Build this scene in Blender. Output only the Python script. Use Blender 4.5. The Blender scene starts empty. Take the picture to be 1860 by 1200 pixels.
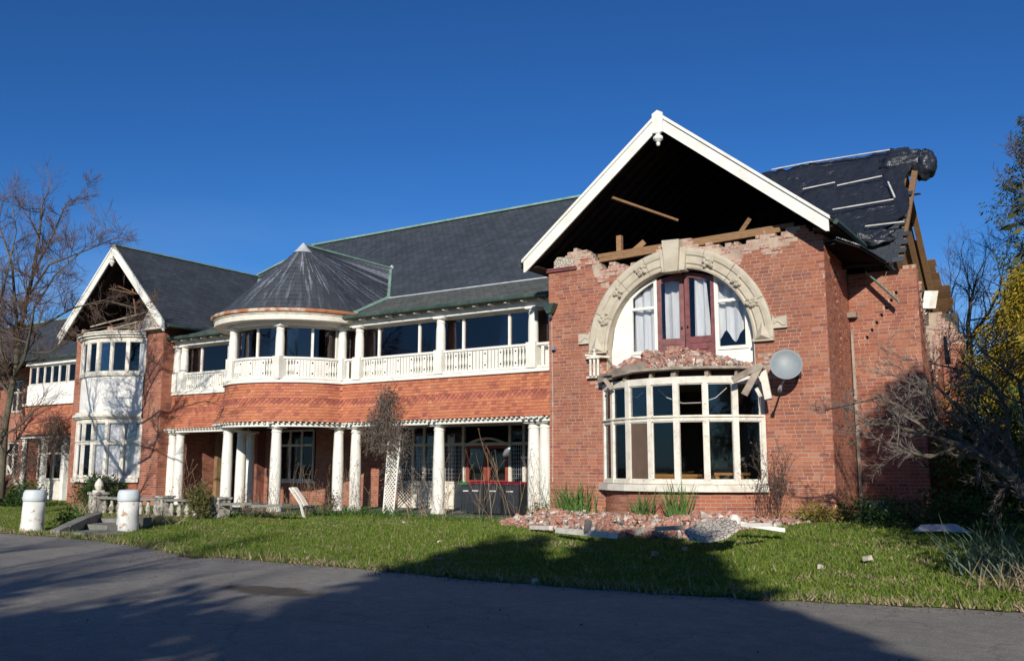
import bpy, math, random
import numpy as np
from mathutils import Vector, Matrix
random.seed(7); rng = np.random.default_rng(11)
sc = bpy.context.scene; COL = sc.collection
V = Vector; PI = math.pi
# ---------------------------------------------------------------- camera
f_px, CX, CY, HE = 1668., 930., 600., 1.6
PSI, TH = math.radians(33.356), math.radians(8.423)
cam = bpy.data.cameras.new('camera'); co = bpy.data.objects.new('camera', cam); COL.objects.link(co)
co.location = (0, 0, HE); co.rotation_euler = (PI/2+TH, 0, PSI)
cam.sensor_width = 36; cam.lens = f_px/1860*36; cam.clip_end = 3000; cam.clip_start = .05
sc.camera = co
# ---------------------------------------------------------------- light
SUNV = V((.47, -1, .42)).normalized()           # towards the sun
w = bpy.data.worlds.new("World"); sc.world = w; w.use_nodes = True
nt = w.node_tree; bg = nt.nodes['Background']; sky = nt.nodes.new('ShaderNodeTexSky')
sky.sky_type = 'NISHITA'; sky.sun_disc = False
sky.sun_elevation = math.asin(SUNV.z); sky.sun_rotation = math.atan2(SUNV.x, SUNV.y)
sky.air_density = 1.0; sky.dust_density = .25; sky.ozone_density = 5.0; sky.altitude = 300
_m = nt.nodes.new('ShaderNodeMix'); _m.data_type = 'RGBA'; _m.blend_type = 'MULTIPLY'; _m.inputs[0].default_value = 1; _m.inputs[7].default_value = (.44, .84, 1.15, 1)
_g = nt.nodes.new('ShaderNodeGamma'); _g.inputs[1].default_value = 1.22; nt.links.new(sky.outputs[0], _g.inputs[0]); nt.links.new(_g.outputs[0], _m.inputs[6]); _tc = nt.nodes.new('ShaderNodeTexCoord'); _mp = nt.nodes.new('ShaderNodeMapping'); _mp.inputs['Scale'].default_value = (2, 2, 11); nt.links.new(_tc.outputs['Generated'], _mp.inputs[0])
_n = nt.nodes.new('ShaderNodeTexNoise'); _n.inputs['Scale'].default_value = 1.6; _n.inputs['Detail'].default_value = 5; nt.links.new(_mp.outputs[0], _n.inputs['Vector'])
_r = nt.nodes.new('ShaderNodeValToRGB'); _r.color_ramp.elements[0].position = .42; _r.color_ramp.elements[0].color = (.25, .25, .25, 1); _r.color_ramp.elements[1].position = .72; nt.links.new(_n.outputs[0], _r.inputs[0])
_s = nt.nodes.new('ShaderNodeSeparateXYZ'); nt.links.new(_tc.outputs['Generated'], _s.inputs[0]); _h = nt.nodes.new('ShaderNodeMapRange'); _h.interpolation_type = 'SMOOTHSTEP'
for _i, _v in ((1, .02), (2, .34), (3, .42), (4, 0.)): _h.inputs[_i].default_value = _v
nt.links.new(_s.outputs[2], _h.inputs[0]); _f = nt.nodes.new('ShaderNodeMath'); _f.operation = 'MULTIPLY'; nt.links.new(_h.outputs[0], _f.inputs[0]); nt.links.new(_r.outputs[0], _f.inputs[1])
_x = nt.nodes.new('ShaderNodeMix'); _x.data_type = 'RGBA'; nt.links.new(_f.outputs[0], _x.inputs[0]); nt.links.new(_m.outputs[2], _x.inputs[6]); _x.inputs[7].default_value = (6.5, 9, 13, 1); nt.links.new(_x.outputs[2], bg.inputs[0]); bg.inputs[1].default_value = .0585
sl = bpy.data.lights.new('sun', 'SUN'); sl.energy = 4.9; sl.angle = math.radians(.53); sl.color = (1, .94, .85)
so = bpy.data.objects.new('sun', sl); COL.objects.link(so); so.rotation_euler = SUNV.to_track_quat('Z', 'Y').to_euler()
sc.view_settings.view_transform = 'Standard'; sc.view_settings.look = 'None'
sc.view_settings.exposure = 0; sc.view_settings.gamma = 1; sc.view_settings.use_curve_mapping = False
# ---------------------------------------------------------------- survey helper: picture measurement -> point on a plane of the site
_F = V((-math.sin(PSI)*math.cos(TH), math.cos(PSI)*math.cos(TH), math.sin(TH)))
_R = V((math.cos(PSI), math.sin(PSI), 0)); _U = V((math.sin(PSI)*math.sin(TH), -math.cos(PSI)*math.sin(TH), math.cos(TH)))
def ray(x, y): return _F + _R*((x-CX)/f_px) - _U*((y-CY)/f_px)
def atY(x, y, Y): d = ray(x, y); t = Y/d.y; return V((d.x*t, Y, HE+d.z*t))
def atZ(x, y, Z): d = ray(x, y); t = (Z-HE)/d.z; return V((d.x*t, d.y*t, Z))
def sm(a, b, x):
    t = min(1, max(0, (x-a)/(b-a))); return t*t*(3-2*t)
def gz(x, y): return .012+sm(11.2, 20.5, y)*(.10+.30*sm(-15, -9, x))*(1-sm(26, 40, y))
# ---------------------------------------------------------------- materials
def NT(name):
    m = bpy.data.materials.new(name); m.use_nodes = True; t = m.node_tree
    return m, t, t.nodes['Principled BSDF']
def nd(t, typ, **kw):
    n = t.nodes.new(typ)
    for k, v in kw.items(): setattr(n, k, v)
    return n
def lk(t, a, b): t.links.new(a, b)
def mixc(t, fac, a, b, mode='MIX'):
    n = nd(t, 'ShaderNodeMix', data_type='RGBA', blend_type=mode)
    for s, v in ((n.inputs[0], fac), (n.inputs[6], a), (n.inputs[7], b)):
        if isinstance(v, (int, float)): s.default_value = v
        elif isinstance(v, tuple): s.default_value = (*v, 1)
        else: lk(t, v, s)
    return n.outputs[2]
def mth(t, op, a, b=0., c=0.):
    n = nd(t, 'ShaderNodeMath', operation=op)
    for i, v in enumerate((a, b, c)):
        if isinstance(v, (int, float)): n.inputs[i].default_value = v
        else: lk(t, v, n.inputs[i])
    return n.outputs[0]
def noise(t, scale, detail=4, rough=.6, vec=None, stretch=None, dist=0):
    if vec is None: vec = nd(t, 'ShaderNodeNewGeometry').outputs['Position']
    if stretch:
        mp = nd(t, 'ShaderNodeMapping'); lk(t, vec, mp.inputs[0]); mp.inputs['Scale'].default_value = stretch; vec = mp.outputs[0]
    n = nd(t, 'ShaderNodeTexNoise'); n.inputs['Scale'].default_value = scale; n.inputs['Detail'].default_value = detail
    n.inputs['Roughness'].default_value = rough; n.inputs['Distortion'].default_value = dist; lk(t, vec, n.inputs['Vector']); return n.outputs[0]
def ramp(t, fac, stops):
    n = nd(t, 'ShaderNodeValToRGB'); e = n.color_ramp.elements
    while len(e) < len(stops): e.new(.5)
    for el, (p, c) in zip(e, stops):
        el.position = p; el.color = (*c, 1) if isinstance(c, tuple) else (c, c, c, 1)
    lk(t, fac, n.inputs[0]); return n.outputs[0]
def rnd(t):
    g = nd(t, 'ShaderNodeNewGeometry').outputs['Random Per Island']; o = nd(t, 'ShaderNodeObjectInfo').outputs['Random']
    return mth(t, 'FRACT', mth(t, 'ADD', g, mth(t, 'MULTIPLY', o, 7.31)))
def bump(t, b, h, strength=.4, dist=.02):
    n = nd(t, 'ShaderNodeBump'); n.inputs['Strength'].default_value = strength; n.inputs['Distance'].default_value = dist
    lk(t, h, n.inputs['Height']); lk(t, n.outputs[0], b.inputs['Normal'])
def M(name, c1, c2=None, scale=5, lo=.4, hi=.65, r=0., rough=.8, bs=40, bst=.25, spec=.3, metal=0, stretch=None, coat=0, c3=None, s3=1.2, lo3=.5, hi3=.7):
    m, t, b = NT(name)
    col = c1
    if c2: col = mixc(t, ramp(t, noise(t, scale, 6, .65, stretch=stretch), [(lo, 0.), (hi, 1.)]), c1, c2)
    if c3: col = mixc(t, ramp(t, noise(t, s3, 8, .7), [(lo3, 0.), (hi3, 1.)]), col, c3)
    if r: col = mixc(t, 1., col, ramp(t, rnd(t), [(0, 1-r), (1, 1+r)]), 'MULTIPLY')
    if isinstance(col, tuple): b.inputs['Base Color'].default_value = (*col, 1)
    else: lk(t, col, b.inputs['Base Color'])
    b.inputs['Roughness'].default_value = rough; b.inputs['Specular IOR Level'].default_value = spec
    b.inputs['Metallic'].default_value = metal; b.inputs['Coat Weight'].default_value = coat
    if bst: bump(t, b, noise(t, bs, 3), bst, .01)
    return m
MT = {}
def brick_mat(name, pale=.0, dark=1.):
    m, t, b = NT(name); r = rnd(t)
    c = ramp(t, r, [(0, (.36, .128, .072)), (.22, (.32, .106, .064)), (.42, (.395, .15, .086)), (.6, (.335, .114, .07)), (.76, (.28, .094, .065)), (.9, (.215, .085, .067)), (.97, (.40, .18, .12))])
    c = mixc(t, ramp(t, noise(t, .9, 6, .65), [(.45, 0.), (.75, .38)]), c, (.43, .24, .15))
    c = mixc(t, ramp(t, noise(t, .45, 4, .5, stretch=(1, 1, .35)), [(.5, 0.), (.72, .45)]), c, (.17, .07, .05))
    c = mixc(t, ramp(t, noise(t, 14, 6, .75), [(.56-.25*pale, 0.), (.72-.2*pale, .25+.6*pale)]), c, (.58, .46, .38))
    if dark != 1: c = mixc(t, 1., c, (dark, dark, dark), 'MULTIPLY')
    lk(t, c, b.inputs['Base Color']); b.inputs['Roughness'].default_value = .92; b.inputs['Specular IOR Level'].default_value = .15
    bump(t, b, noise(t, 60, 4), .5, .006); return m
MT['brick'] = brick_mat('brick'); MT['brick_pale'] = brick_mat('brick_lime', .75); MT['rubble'] = brick_mat('brick_rubble', .55)
MT['mortar'] = M('mortar', (.48, .38, .29), (.30, .21, .155), 2, r=0, rough=.95)
MT['lime'] = M('lime_mortar', (.62, .52, .45), (.42, .25, .19), 6, rough=.95, bst=.6, bs=30)
MT['white'] = M('old_white_paint', (.78, .76, .68), (.62, .58, .50), 2.5, .5, .8, rough=.6, c3=(.22, .18, .14), s3=9, lo3=.66, hi3=.70, bst=.1)
MT['white2'] = M('peeling_white_paint', (.72, .68, .58), (.55, .49, .40), 4, .45, .7, rough=.7, c3=(.24, .19, .14), s3=16, lo3=.62, hi3=.66, bst=.3)
MT['render'] = M('white_stucco', (.80, .78, .72), (.60, .57, .50), 1.8, .5, .75, rough=.9, bs=70, bst=.35)
MT['stone'] = M('cream_stone', (.54, .48, .37), (.42, .36, .27), 3.5, .4, .7, rough=.85, bs=50, bst=.3, c3=(.26, .21, .15), s3=7, lo3=.62, hi3=.72)
MT['tile'] = None
def tile_mat():
    m, t, b = NT('terracotta_tile'); r = rnd(t)
    c = ramp(t, r, [(0, (.50, .182, .085)), (.3, (.46, .158, .076)), (.55, (.54, .205, .10)), (.75, (.42, .138, .07)), (.9, (.31, .10, .06)), (1, (.56, .235, .12))])
    c = mixc(t, ramp(t, noise(t, 1.2, 5, .6), [(.45, 0.), (.7, .5)]), c, (.36, .10, .065))
    c = mixc(t, ramp(t, noise(t, 6, 6, .7), [(.6, 0.), (.75, .5)]), c, (.22, .08, .06))
    lk(t, c, b.inputs['Base Color']); b.inputs['Roughness'].default_value = .8; bump(t, b, noise(t, 50, 3), .3, .005); return m
MT['tile'] = tile_mat()
MT['tile_dark'] = M('dark_scallop_tile', (.33, .105, .072), (.42, .14, .085), 3, r=.25, rough=.8)
MT['wood'] = M('raw_timber', (.30, .17, .08), (.16, .09, .05), 2, .35, .7, stretch=(3, 3, 25), rough=.85, r=.25)
MT['wood_grey'] = M('weathered_timber', (.33, .28, .22), (.18, .14, .11), 3, .4, .65, rough=.9, r=.2)
MT['wood_dark'] = M('near_black_timber', (.022, .014, .011), (.045, .024, .016), 2, rough=.95, r=.3)  # near-black base: dark of the unlit attic and recesses put into the colour
MT['green'] = M('green_gutter_paint', (.035, .060, .050), (.07, .11, .09), 3, rough=.5)
MT['verdigris'] = M('verdigris_flashing', (.24, .36, .29), (.14, .24, .19), 2.5, rough=.7)
MT['flash'] = M('pale_lead_flashing', (.50, .52, .54), (.36, .38, .40), 4, rough=.5)
MT['rust'] = M('rusty_gutter', (.42, .17, .075), (.62, .50, .38), 2.2, .48, .6, rough=.8, c3=(.25, .09, .05), s3=3)
MT['oldred'] = M('faded_maroon_paint', (.24, .085, .085), (.13, .055, .05), 5, rough=.6)
MT['redbrown'] = M('red_brown_door_paint', (.32, .07, .045), (.22, .05, .035), 3, rough=.6)
MT['ochre'] = M('ochre_post_paint', (.30, .20, .10), (.22, .14, .07), 3, rough=.7)
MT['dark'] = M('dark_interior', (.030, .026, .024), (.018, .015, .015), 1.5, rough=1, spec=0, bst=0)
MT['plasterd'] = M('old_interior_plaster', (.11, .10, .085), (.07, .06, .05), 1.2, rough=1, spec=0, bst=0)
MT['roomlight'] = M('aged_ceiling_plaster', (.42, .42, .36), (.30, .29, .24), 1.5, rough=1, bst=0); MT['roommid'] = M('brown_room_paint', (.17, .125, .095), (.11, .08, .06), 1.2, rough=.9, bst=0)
MT['curtain'] = M('white_net_curtain', (.74, .76, .76), (.60, .62, .63), 2, rough=.95, stretch=(8, 8, .6), bst=0)
MT['lace'] = M('grey_lace_curtain', (.78, .78, .80), (.50, .50, .54), 9, .42, .6, rough=.95, bst=0)
MT['concrete'] = M('worn_concrete', (.26, .25, .22), (.17, .17, .14), 3, rough=.95, bst=.4)
MT['slab'] = M('dark_stone_slab', (.15, .145, .14), (.09, .09, .085), 3, rough=.9)
MT['binp'] = M('charcoal_bin_plastic', (.028, .032, .036), (.04, .045, .048), 3, rough=.45, bst=.05)
MT['binred'] = M('red_bin_lid', (.30, .02, .045), (.24, .02, .04), 3, rough=.45, bst=.05)
MT['bingreen'] = M('green_bin_lid', (.03, .22, .07), (.04, .27, .09), 3, rough=.45, bst=.05)
MT['label'] = M('pale_sticker', (.6, .62, .62), rough=.5, bst=0)
MT['dish'] = M('grey_dish_paint', (.24, .27, .28), (.20, .23, .24), 2, rough=.5, spec=.5, bst=0)
MT['metal'] = M('dark_metal', (.06, .06, .065), rough=.4, metal=.7, bst=0)
MT['lampgrey'] = M('cast_grey_metal', (.45, .47, .50), rough=.3, metal=.6, bst=0)
MT['bark'] = M('mossy_bark', (.13, .115, .075), (.07, .06, .042), 8, r=.2, rough=.95, bst=.5)
MT['twig'] = M('bare_twig', (.085, .06, .045), (.055, .04, .035), 8, r=.4, rough=.95, bst=0)
MT['twigpale'] = M('pale_grey_twig', (.17, .145, .125), (.09, .075, .06), 6, r=.35, rough=.95, bst=0)
MT['twigred'] = M('reddish_twig', (.15, .10, .075), (.09, .06, .045), 8, r=.4, rough=.95, bst=0)
MT['stalk'] = M('dead_stalk', (.32, .22, .13), (.18, .12, .07), 6, r=.4, rough=.95, bst=0)
def leaf(name, a, bcol, tr=.3):
    m, t, b = NT(name); c = mixc(t, ramp(t, rnd(t), [(0, 0.), (1, 1.)]), a, bcol)
    lk(t, c, b.inputs['Base Color']); b.inputs['Roughness'].default_value = .6; b.inputs['Specular IOR Level'].default_value = .3
    tb = nd(t, 'ShaderNodeBsdfTranslucent'); lk(t, c, tb.inputs[0]); mx = nd(t, 'ShaderNodeMixShader'); mx.inputs[0].default_value = tr
    lk(t, b.outputs[0], mx.inputs[1]); lk(t, tb.outputs[0], mx.inputs[2]); lk(t, mx.outputs[0], t.nodes['Material Output'].inputs[0]); return m
MT['grass'] = leaf('grass_blade', (.07, .135, .016), (.22, .28, .045)); MT['grassdark'] = leaf('lush_blade', (.03, .085, .012), (.10, .19, .03))
MT['strap'] = leaf('strap_leaf', (.07, .15, .03), (.16, .26, .07)); MT['bluegrey'] = leaf('grey_green_blade', (.10, .15, .10), (.20, .26, .17))
MT['bushdark'] = leaf('dark_bush_leaf', (.018, .05, .01), (.05, .11, .02), .2); MT['gold'] = leaf('golden_conifer_leaf', (.14, .11, .012), (.50, .38, .04), .3)
MT['conif'] = leaf('conifer_leaf', (.03, .045, .01), (.10, .10, .02), .2); MT['shrub'] = leaf('olive_shrub_leaf', (.09, .11, .03), (.22, .19, .07))
MT['yellowbush'] = leaf('yellow_green_leaf', (.16, .15, .02), (.32, .27, .06)); MT['dry'] = leaf('dry_grass', (.30, .22, .13), (.42, .33, .22), .2)
MT['deadleaf'] = leaf('dead_creeper_leaf', (.12, .075, .05), (.20, .13, .09), .1)
def glass_mat(name, tint=.9, gl=(.9, .92, 1.), ior=1.42):
    m, t, b = NT(name); t.nodes.remove(b)
    fr = nd(t, 'ShaderNodeFresnel'); fr.inputs[0].default_value = ior
    tr = nd(t, 'ShaderNodeBsdfTransparent'); tr.inputs[0].default_value = (tint, tint, tint, 1)
    g = nd(t, 'ShaderNodeBsdfGlossy'); g.inputs['Roughness'].default_value = .03; g.inputs[0].default_value = (*gl, 1)
    mx = nd(t, 'ShaderNodeMixShader'); lk(t, fr.outputs[0], mx.inputs[0]); lk(t, tr.outputs[0], mx.inputs[1]); lk(t, g.outputs[0], mx.inputs[2])
    lk(t, mx.outputs[0], t.nodes['Material Output'].inputs[0]); return m
MT['glass'] = glass_mat('window_glass'); MT['glass_dark'] = glass_mat('tinted_glazing', .4, (1, .84, .86), 1.75)
def slate_mat(name, base, streak=False):
    m, t, b = NT(name)
    c = mixc(t, ramp(t, noise(t, 1.1, 5, .6), [(.4, 0.), (.7, 1.)]), base, tuple(x*1.28 for x in base))
    c = mixc(t, 1., c, ramp(t, rnd(t), [(0, .84), (1, 1.16)]), 'MULTIPLY')
    if streak:
        oc = nd(t, 'ShaderNodeTexCoord').outputs['Object']; sp = nd(t, 'ShaderNodeSeparateXYZ'); lk(t, oc, sp.inputs[0])
        ang = mth(t, 'ARCTAN2', sp.outputs[1], sp.outputs[0])
        cv = nd(t, 'ShaderNodeCombineXYZ'); lk(t, mth(t, 'MULTIPLY', ang, 9.), cv.inputs[0]); lk(t, mth(t, 'MULTIPLY', sp.outputs[2], .5), cv.inputs[1])
        n1 = noise(t, 1.6, 3, .6, vec=cv.outputs[0])
        fade = ramp(t, mth(t, 'MULTIPLY', sp.outputs[2], -.34), [(0, 1.), (.45, .75), (.95, .12)])
        s = mth(t, 'MULTIPLY', ramp(t, n1, [(.53, 0.), (.62, .8)]), fade)
        c = mixc(t, mth(t, 'MULTIPLY', s, ramp(t, noise(t, 12, 3), [(.35, .3), (.6, 1.)])), c, (.42, .44, .48))
    lk(t, c, b.inputs['Base Color']); b.inputs['Roughness'].default_value = .62; b.inputs['Specular IOR Level'].default_value = .35
    bump(t, b, noise(t, 30, 3), .2, .01); return m
MT['slate'] = slate_mat('blue_grey_slate', (.048, .056, .066)); MT['slate2'] = slate_mat('brownish_slate', (.095, .10, .088)); MT['slatecone'] = slate_mat('streaked_slate', (.048, .055, .064), True)
def tarp_mat():
    m, t, b = NT('black_plastic_tarp'); b.inputs['Base Color'].default_value = (.022, .025, .033, 1); b.inputs['Roughness'].default_value = .3
    b.inputs['Specular IOR Level'].default_value = .6
    bump(t, b, noise(t, 2.6, 5, .55, dist=1.8), .9, .10); return m
MT['tarp'] = tarp_mat()
def asphalt_mat():
    m, t, b = NT('worn_asphalt')
    c = mixc(t, ramp(t, noise(t, .7, 8, .7), [(.35, 0.), (.65, 1.)]), (.33, .30, .25), (.46, .425, .355))
    c = mixc(t, ramp(t, noise(t, 5, 8, .8), [(.4, .55), (.6, 0.)]), c, (.22, .205, .175))
    vo = nd(t, 'ShaderNodeTexVoronoi', feature='DISTANCE_TO_EDGE'); vo.inputs['Scale'].default_value = .45
    gp0 = nd(t, 'ShaderNodeNewGeometry').outputs['Position']; nn_ = nd(t, 'ShaderNodeTexNoise'); nn_.inputs['Scale'].default_value = 1.3; nn_.inputs['Detail'].default_value = 6; lk(t, gp0, nn_.inputs['Vector'])
    va = nd(t, 'ShaderNodeVectorMath', operation='ADD'); lk(t, gp0, va.inputs[0]); lk(t, nn_.outputs['Color'], va.inputs[1]); lk(t, va.outputs[0], vo.inputs['Vector'])
    c = mixc(t, ramp(t, vo.outputs['Distance'], [(.003, .3), (.010, 0.)]), c, (.06, .055, .05))
    c = mixc(t, ramp(t, noise(t, 38, 5, .85), [(.36, .75), (.56, 0.)]), c, (.10, .095, .085))
    c = mixc(t, ramp(t, noise(t, 55, 4, .9), [(.60, 0.), (.68, .7)]), c, (.38, .365, .33))
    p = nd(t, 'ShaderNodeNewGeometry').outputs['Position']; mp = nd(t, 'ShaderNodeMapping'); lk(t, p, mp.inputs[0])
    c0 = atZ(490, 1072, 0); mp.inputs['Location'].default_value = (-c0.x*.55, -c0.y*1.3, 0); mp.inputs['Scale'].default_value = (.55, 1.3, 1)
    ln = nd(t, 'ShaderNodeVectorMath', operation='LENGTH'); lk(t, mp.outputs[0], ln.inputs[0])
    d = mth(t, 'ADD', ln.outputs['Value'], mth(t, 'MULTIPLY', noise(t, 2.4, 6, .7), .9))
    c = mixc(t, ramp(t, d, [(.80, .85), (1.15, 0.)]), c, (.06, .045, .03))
    c = mixc(t, ramp(t, noise(t, 1.4, 8, .75), [(.60, 0.), (.70, .4)]), c, (.085, .085, .05))
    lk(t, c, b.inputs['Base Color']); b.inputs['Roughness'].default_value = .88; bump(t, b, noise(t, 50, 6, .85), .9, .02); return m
MT['asphalt'] = asphalt_mat()
MT['soil'] = M('lawn_soil', (.06, .07, .022), (.13, .105, .055), 1.5, rough=1, c3=(.04, .07, .012), s3=4, bst=.5)
MT['field'] = M('far_grass', (.06, .09, .025), (.05, .07, .02), .3, rough=1)
MT['pebble'] = None
def pebble_mat():
    m, t, b = NT('pebbledash'); p = nd(t, 'ShaderNodeNewGeometry').outputs['Position']
    v = nd(t, 'ShaderNodeTexVoronoi', feature='DISTANCE_TO_EDGE'); v.inputs['Scale'].default_value = 13; lk(t, p, v.inputs['Vector'])
    c = mixc(t, ramp(t, v.outputs['Distance'], [(.04, 0.), (.10, 1.)]), (.13, .10, .08), (.50, .45, .38))
    lk(t, c, b.inputs['Base Color']); b.inputs['Roughness'].default_value = .95; bump(t, b, v.outputs['Distance'], .8, .02); return m
MT['pebble'] = pebble_mat()
# ---------------------------------------------------------------- mesh helpers
class MB:
    def __init__(s, Mx=None): s.v = []; s.f = []; s.m = []; s.M = Mx
    def add(s, vs, fs, mi=0):
        o = len(s.v)
        for p in vs:
            p = V(p); s.v.append(tuple(s.M @ p) if s.M else tuple(p))
        for q in fs: s.f.append(tuple(o+i for i in q)); s.m.append(mi)
    def box(s, x0, x1, y0, y1, z0, z1, mi=0):
        s.add([(x0, y0, z0), (x1, y0, z0), (x1, y1, z0), (x0, y1, z0), (x0, y0, z1), (x1, y0, z1), (x1, y1, z1), (x0, y1, z1)],
              [(0, 3, 2, 1), (4, 5, 6, 7), (0, 1, 5, 4), (1, 2, 6, 5), (2, 3, 7, 6), (3, 0, 4, 7)], mi)
    def obox(s, c, a, b, d, mi=0):       # half vectors
        c, a, b, d = V(c), V(a), V(b), V(d)
        s.add([c-a-b-d, c+a-b-d, c+a+b-d, c-a+b-d, c-a-b+d, c+a-b+d, c+a+b+d, c-a+b+d],
              [(0, 3, 2, 1), (4, 5, 6, 7), (0, 1, 5, 4), (1, 2, 6, 5), (2, 3, 7, 6), (3, 0, 4, 7)], mi)
    def beam(s, p, q, w, h, up=(0, 0, 1), mi=0):
        p, q = V(p), V(q); d = (q-p); L = d.length; d.normalize(); sd = d.cross(V(up))
        if sd.length < 1e-4: sd = d.cross(V((0, 1, 0)))
        sd.normalize(); u = sd.cross(d); s.obox((p+q)/2, d*(L/2), sd*(w/2), u*(h/2), mi)
    def tube(s, pts, rs, n=5, mi=0, cap=True):
        pts = [V(p) for p in pts]; o = len(s.v); rings = []
        for i, p in enumerate(pts):
            d = (pts[min(i+1, len(pts)-1)]-pts[max(i-1, 0)]).normalized(); a = d.cross(V((.31, .17, .93)))
            if a.length < 1e-3: a = d.cross(V((1, 0, 0)))
            a.normalize(); b = d.cross(a)
            rings.append([p+(a*math.cos(2*PI*k/n)+b*math.sin(2*PI*k/n))*rs[i] for k in range(n)])
        vs = [q for r in rings for q in r]; fs = []
        for i in range(len(pts)-1):
            for k in range(n): k2 = (k+1) % n; fs.append((i*n+k, i*n+k2, (i+1)*n+k2, (i+1)*n+k))
        if cap: fs.append(tuple(range(n))[::-1]); fs.append(tuple((len(pts)-1)*n+k for k in range(n)))
        s.add(vs, fs, mi)
    def lathe(s, prof, n, c=(0, 0, 0), mi=0):
        vs = [(c[0]+r*math.cos(2*PI*k/n), c[1]+r*math.sin(2*PI*k/n), c[2]+z) for r, z in prof for k in range(n)]; fs = []
        for i in range(len(prof)-1):
            for k in range(n): k2 = (k+1) % n; fs.append((i*n+k, i*n+k2, (i+1)*n+k2, (i+1)*n+k))
        fs.append(tuple(range(n))[::-1]); fs.append(tuple((len(prof)-1)*n+k for k in range(n))); s.add(vs, fs, mi)
    def prism(s, poly, d, mi=0):         # 3-D polygon swept by vector d
        poly = [V(p) for p in poly]; d = V(d); n = len(poly)
        s.add(poly+[p+d for p in poly], [tuple(range(n))[::-1], tuple(range(n, 2*n))]+[(i, (i+1) % n, n+(i+1) % n, n+i) for i in range(n)], mi)
    def mesh(s, name, mats, smooth=False):
        me = bpy.data.meshes.new(name); me.from_pydata(s.v, [], s.f)
        for m in (mats if isinstance(mats, (list, tuple)) else [mats]): me.materials.append(m)
        if any(s.m): me.polygons.foreach_set('material_index', s.m)
        if smooth: me.polygons.foreach_set('use_smooth', [True]*len(s.f))
        me.update(); return me
    def build(s, name, mats, parent=None, smooth=False, **kw): return obj(name, s.mesh(name, mats, smooth), parent, **kw)
def obj(name, me, parent=None, label=None, cat=None, group=None, kind=None, loc=None, mw=None):
    o = bpy.data.objects.new(name, me); COL.objects.link(o)
    if parent: o.parent = parent
    if label: o['label'] = label
    if cat: o['category'] = cat
    if group: o['group'] = group
    if kind: o['kind'] = kind
    if loc is not None: o.location = loc
    if mw is not None: o.matrix_basis = mw
    return o
def thing(name, label, cat, group=None, loc=(0, 0, 0)): return obj(name, None, None, label, cat, group, loc=loc)
def mesh_np(name, verts, faces, mats, mi=None, smooth=False):
    me = bpy.data.meshes.new(name); n, k = faces.shape
    me.vertices.add(len(verts)); me.vertices.foreach_set('co', verts.astype(np.float32).ravel())
    me.loops.add(n*k); me.loops.foreach_set('vertex_index', faces.astype(np.int32).ravel())
    me.polygons.add(n); me.polygons.foreach_set('loop_start', np.arange(0, n*k, k, dtype=np.int32)); me.polygons.foreach_set('loop_total', np.full(n, k, dtype=np.int32))
    for m in (mats if isinstance(mats, list) else [mats]): me.materials.append(m)
    if mi is not None: me.polygons.foreach_set('material_index', mi.astype(np.int32))
    if smooth: me.polygons.foreach_set('use_smooth', np.ones(n, dtype=bool))
    me.update(calc_edges=True); return me
# ---------------------------------------------------------------- the ground
def poly_sheet(name, pts, z, mat):
    b = MB(); b.add([(x, y, z) for x, y in pts], [tuple(range(len(pts)))]); return b.build(name, mat, kind='structure')
g = MB(); g.add([(-900, -900, -.02), (900, -900, -.02), (900, 900, -.02), (-900, 900, -.02)], [(0, 1, 2, 3)]); g.build('ground', MT['field'], kind='structure')
edge_px = [(0, 968), (100, 974), (200, 985), (290, 999), (340, 1014), (400, 1012), (470, 1018), (620, 1030), (790, 1046), (930, 1058), (1160, 1075), (1400, 1090), (1650, 1102), (1860, 1112)]
edge = [atZ(x, y, .0) for x, y in edge_px]; edge = [(p.x, p.y) for p in edge]
def dens(pts, n):
    out = []
    for (a, b), (c, d) in zip(pts, pts[1:]):
        for k in range(n): out.append((a+(c-a)*k/n, b+(d-b)*k/n))
    return out+[pts[-1]]
edge = [(-70, 12.6), (-30, 12.4)]+edge+[(2, 12.8), (9, 15), (20, 16)]
edge = [(x+random.uniform(-.03, .03), y+random.uniform(-.07, .07)) for x, y in dens(edge, 6)]
ex = np.array([p[0] for p in edge]); ey = np.array([p[1] for p in edge])
def edgeY(x): return np.interp(x, ex, ey)
poly_sheet('driveway', [(20, -60), (20, 16)]+[(x, y+.12) for x, y in edge[::-1]]+[(-70, -60)], .0, MT['asphalt'])
lb = MB(); xs = sorted(set([x for x, _ in edge])); NR = 26
for x in xs:
    e0 = edgeY(x)
    for j in range(NR+1):
        y = e0+(46-e0)*(j/NR)**1.6; lb.v.append((x, y, gz(x, y)+(.0 if j else -.004)))
for i in range(len(xs)-1):
    for j in range(NR): a = i*(NR+1)+j; lb.f.append((a, a+NR+1, a+NR+2, a+1)); lb.m.append(0)
lb.build('lawn', MT['soil'], kind='structure', smooth=True)
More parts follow.
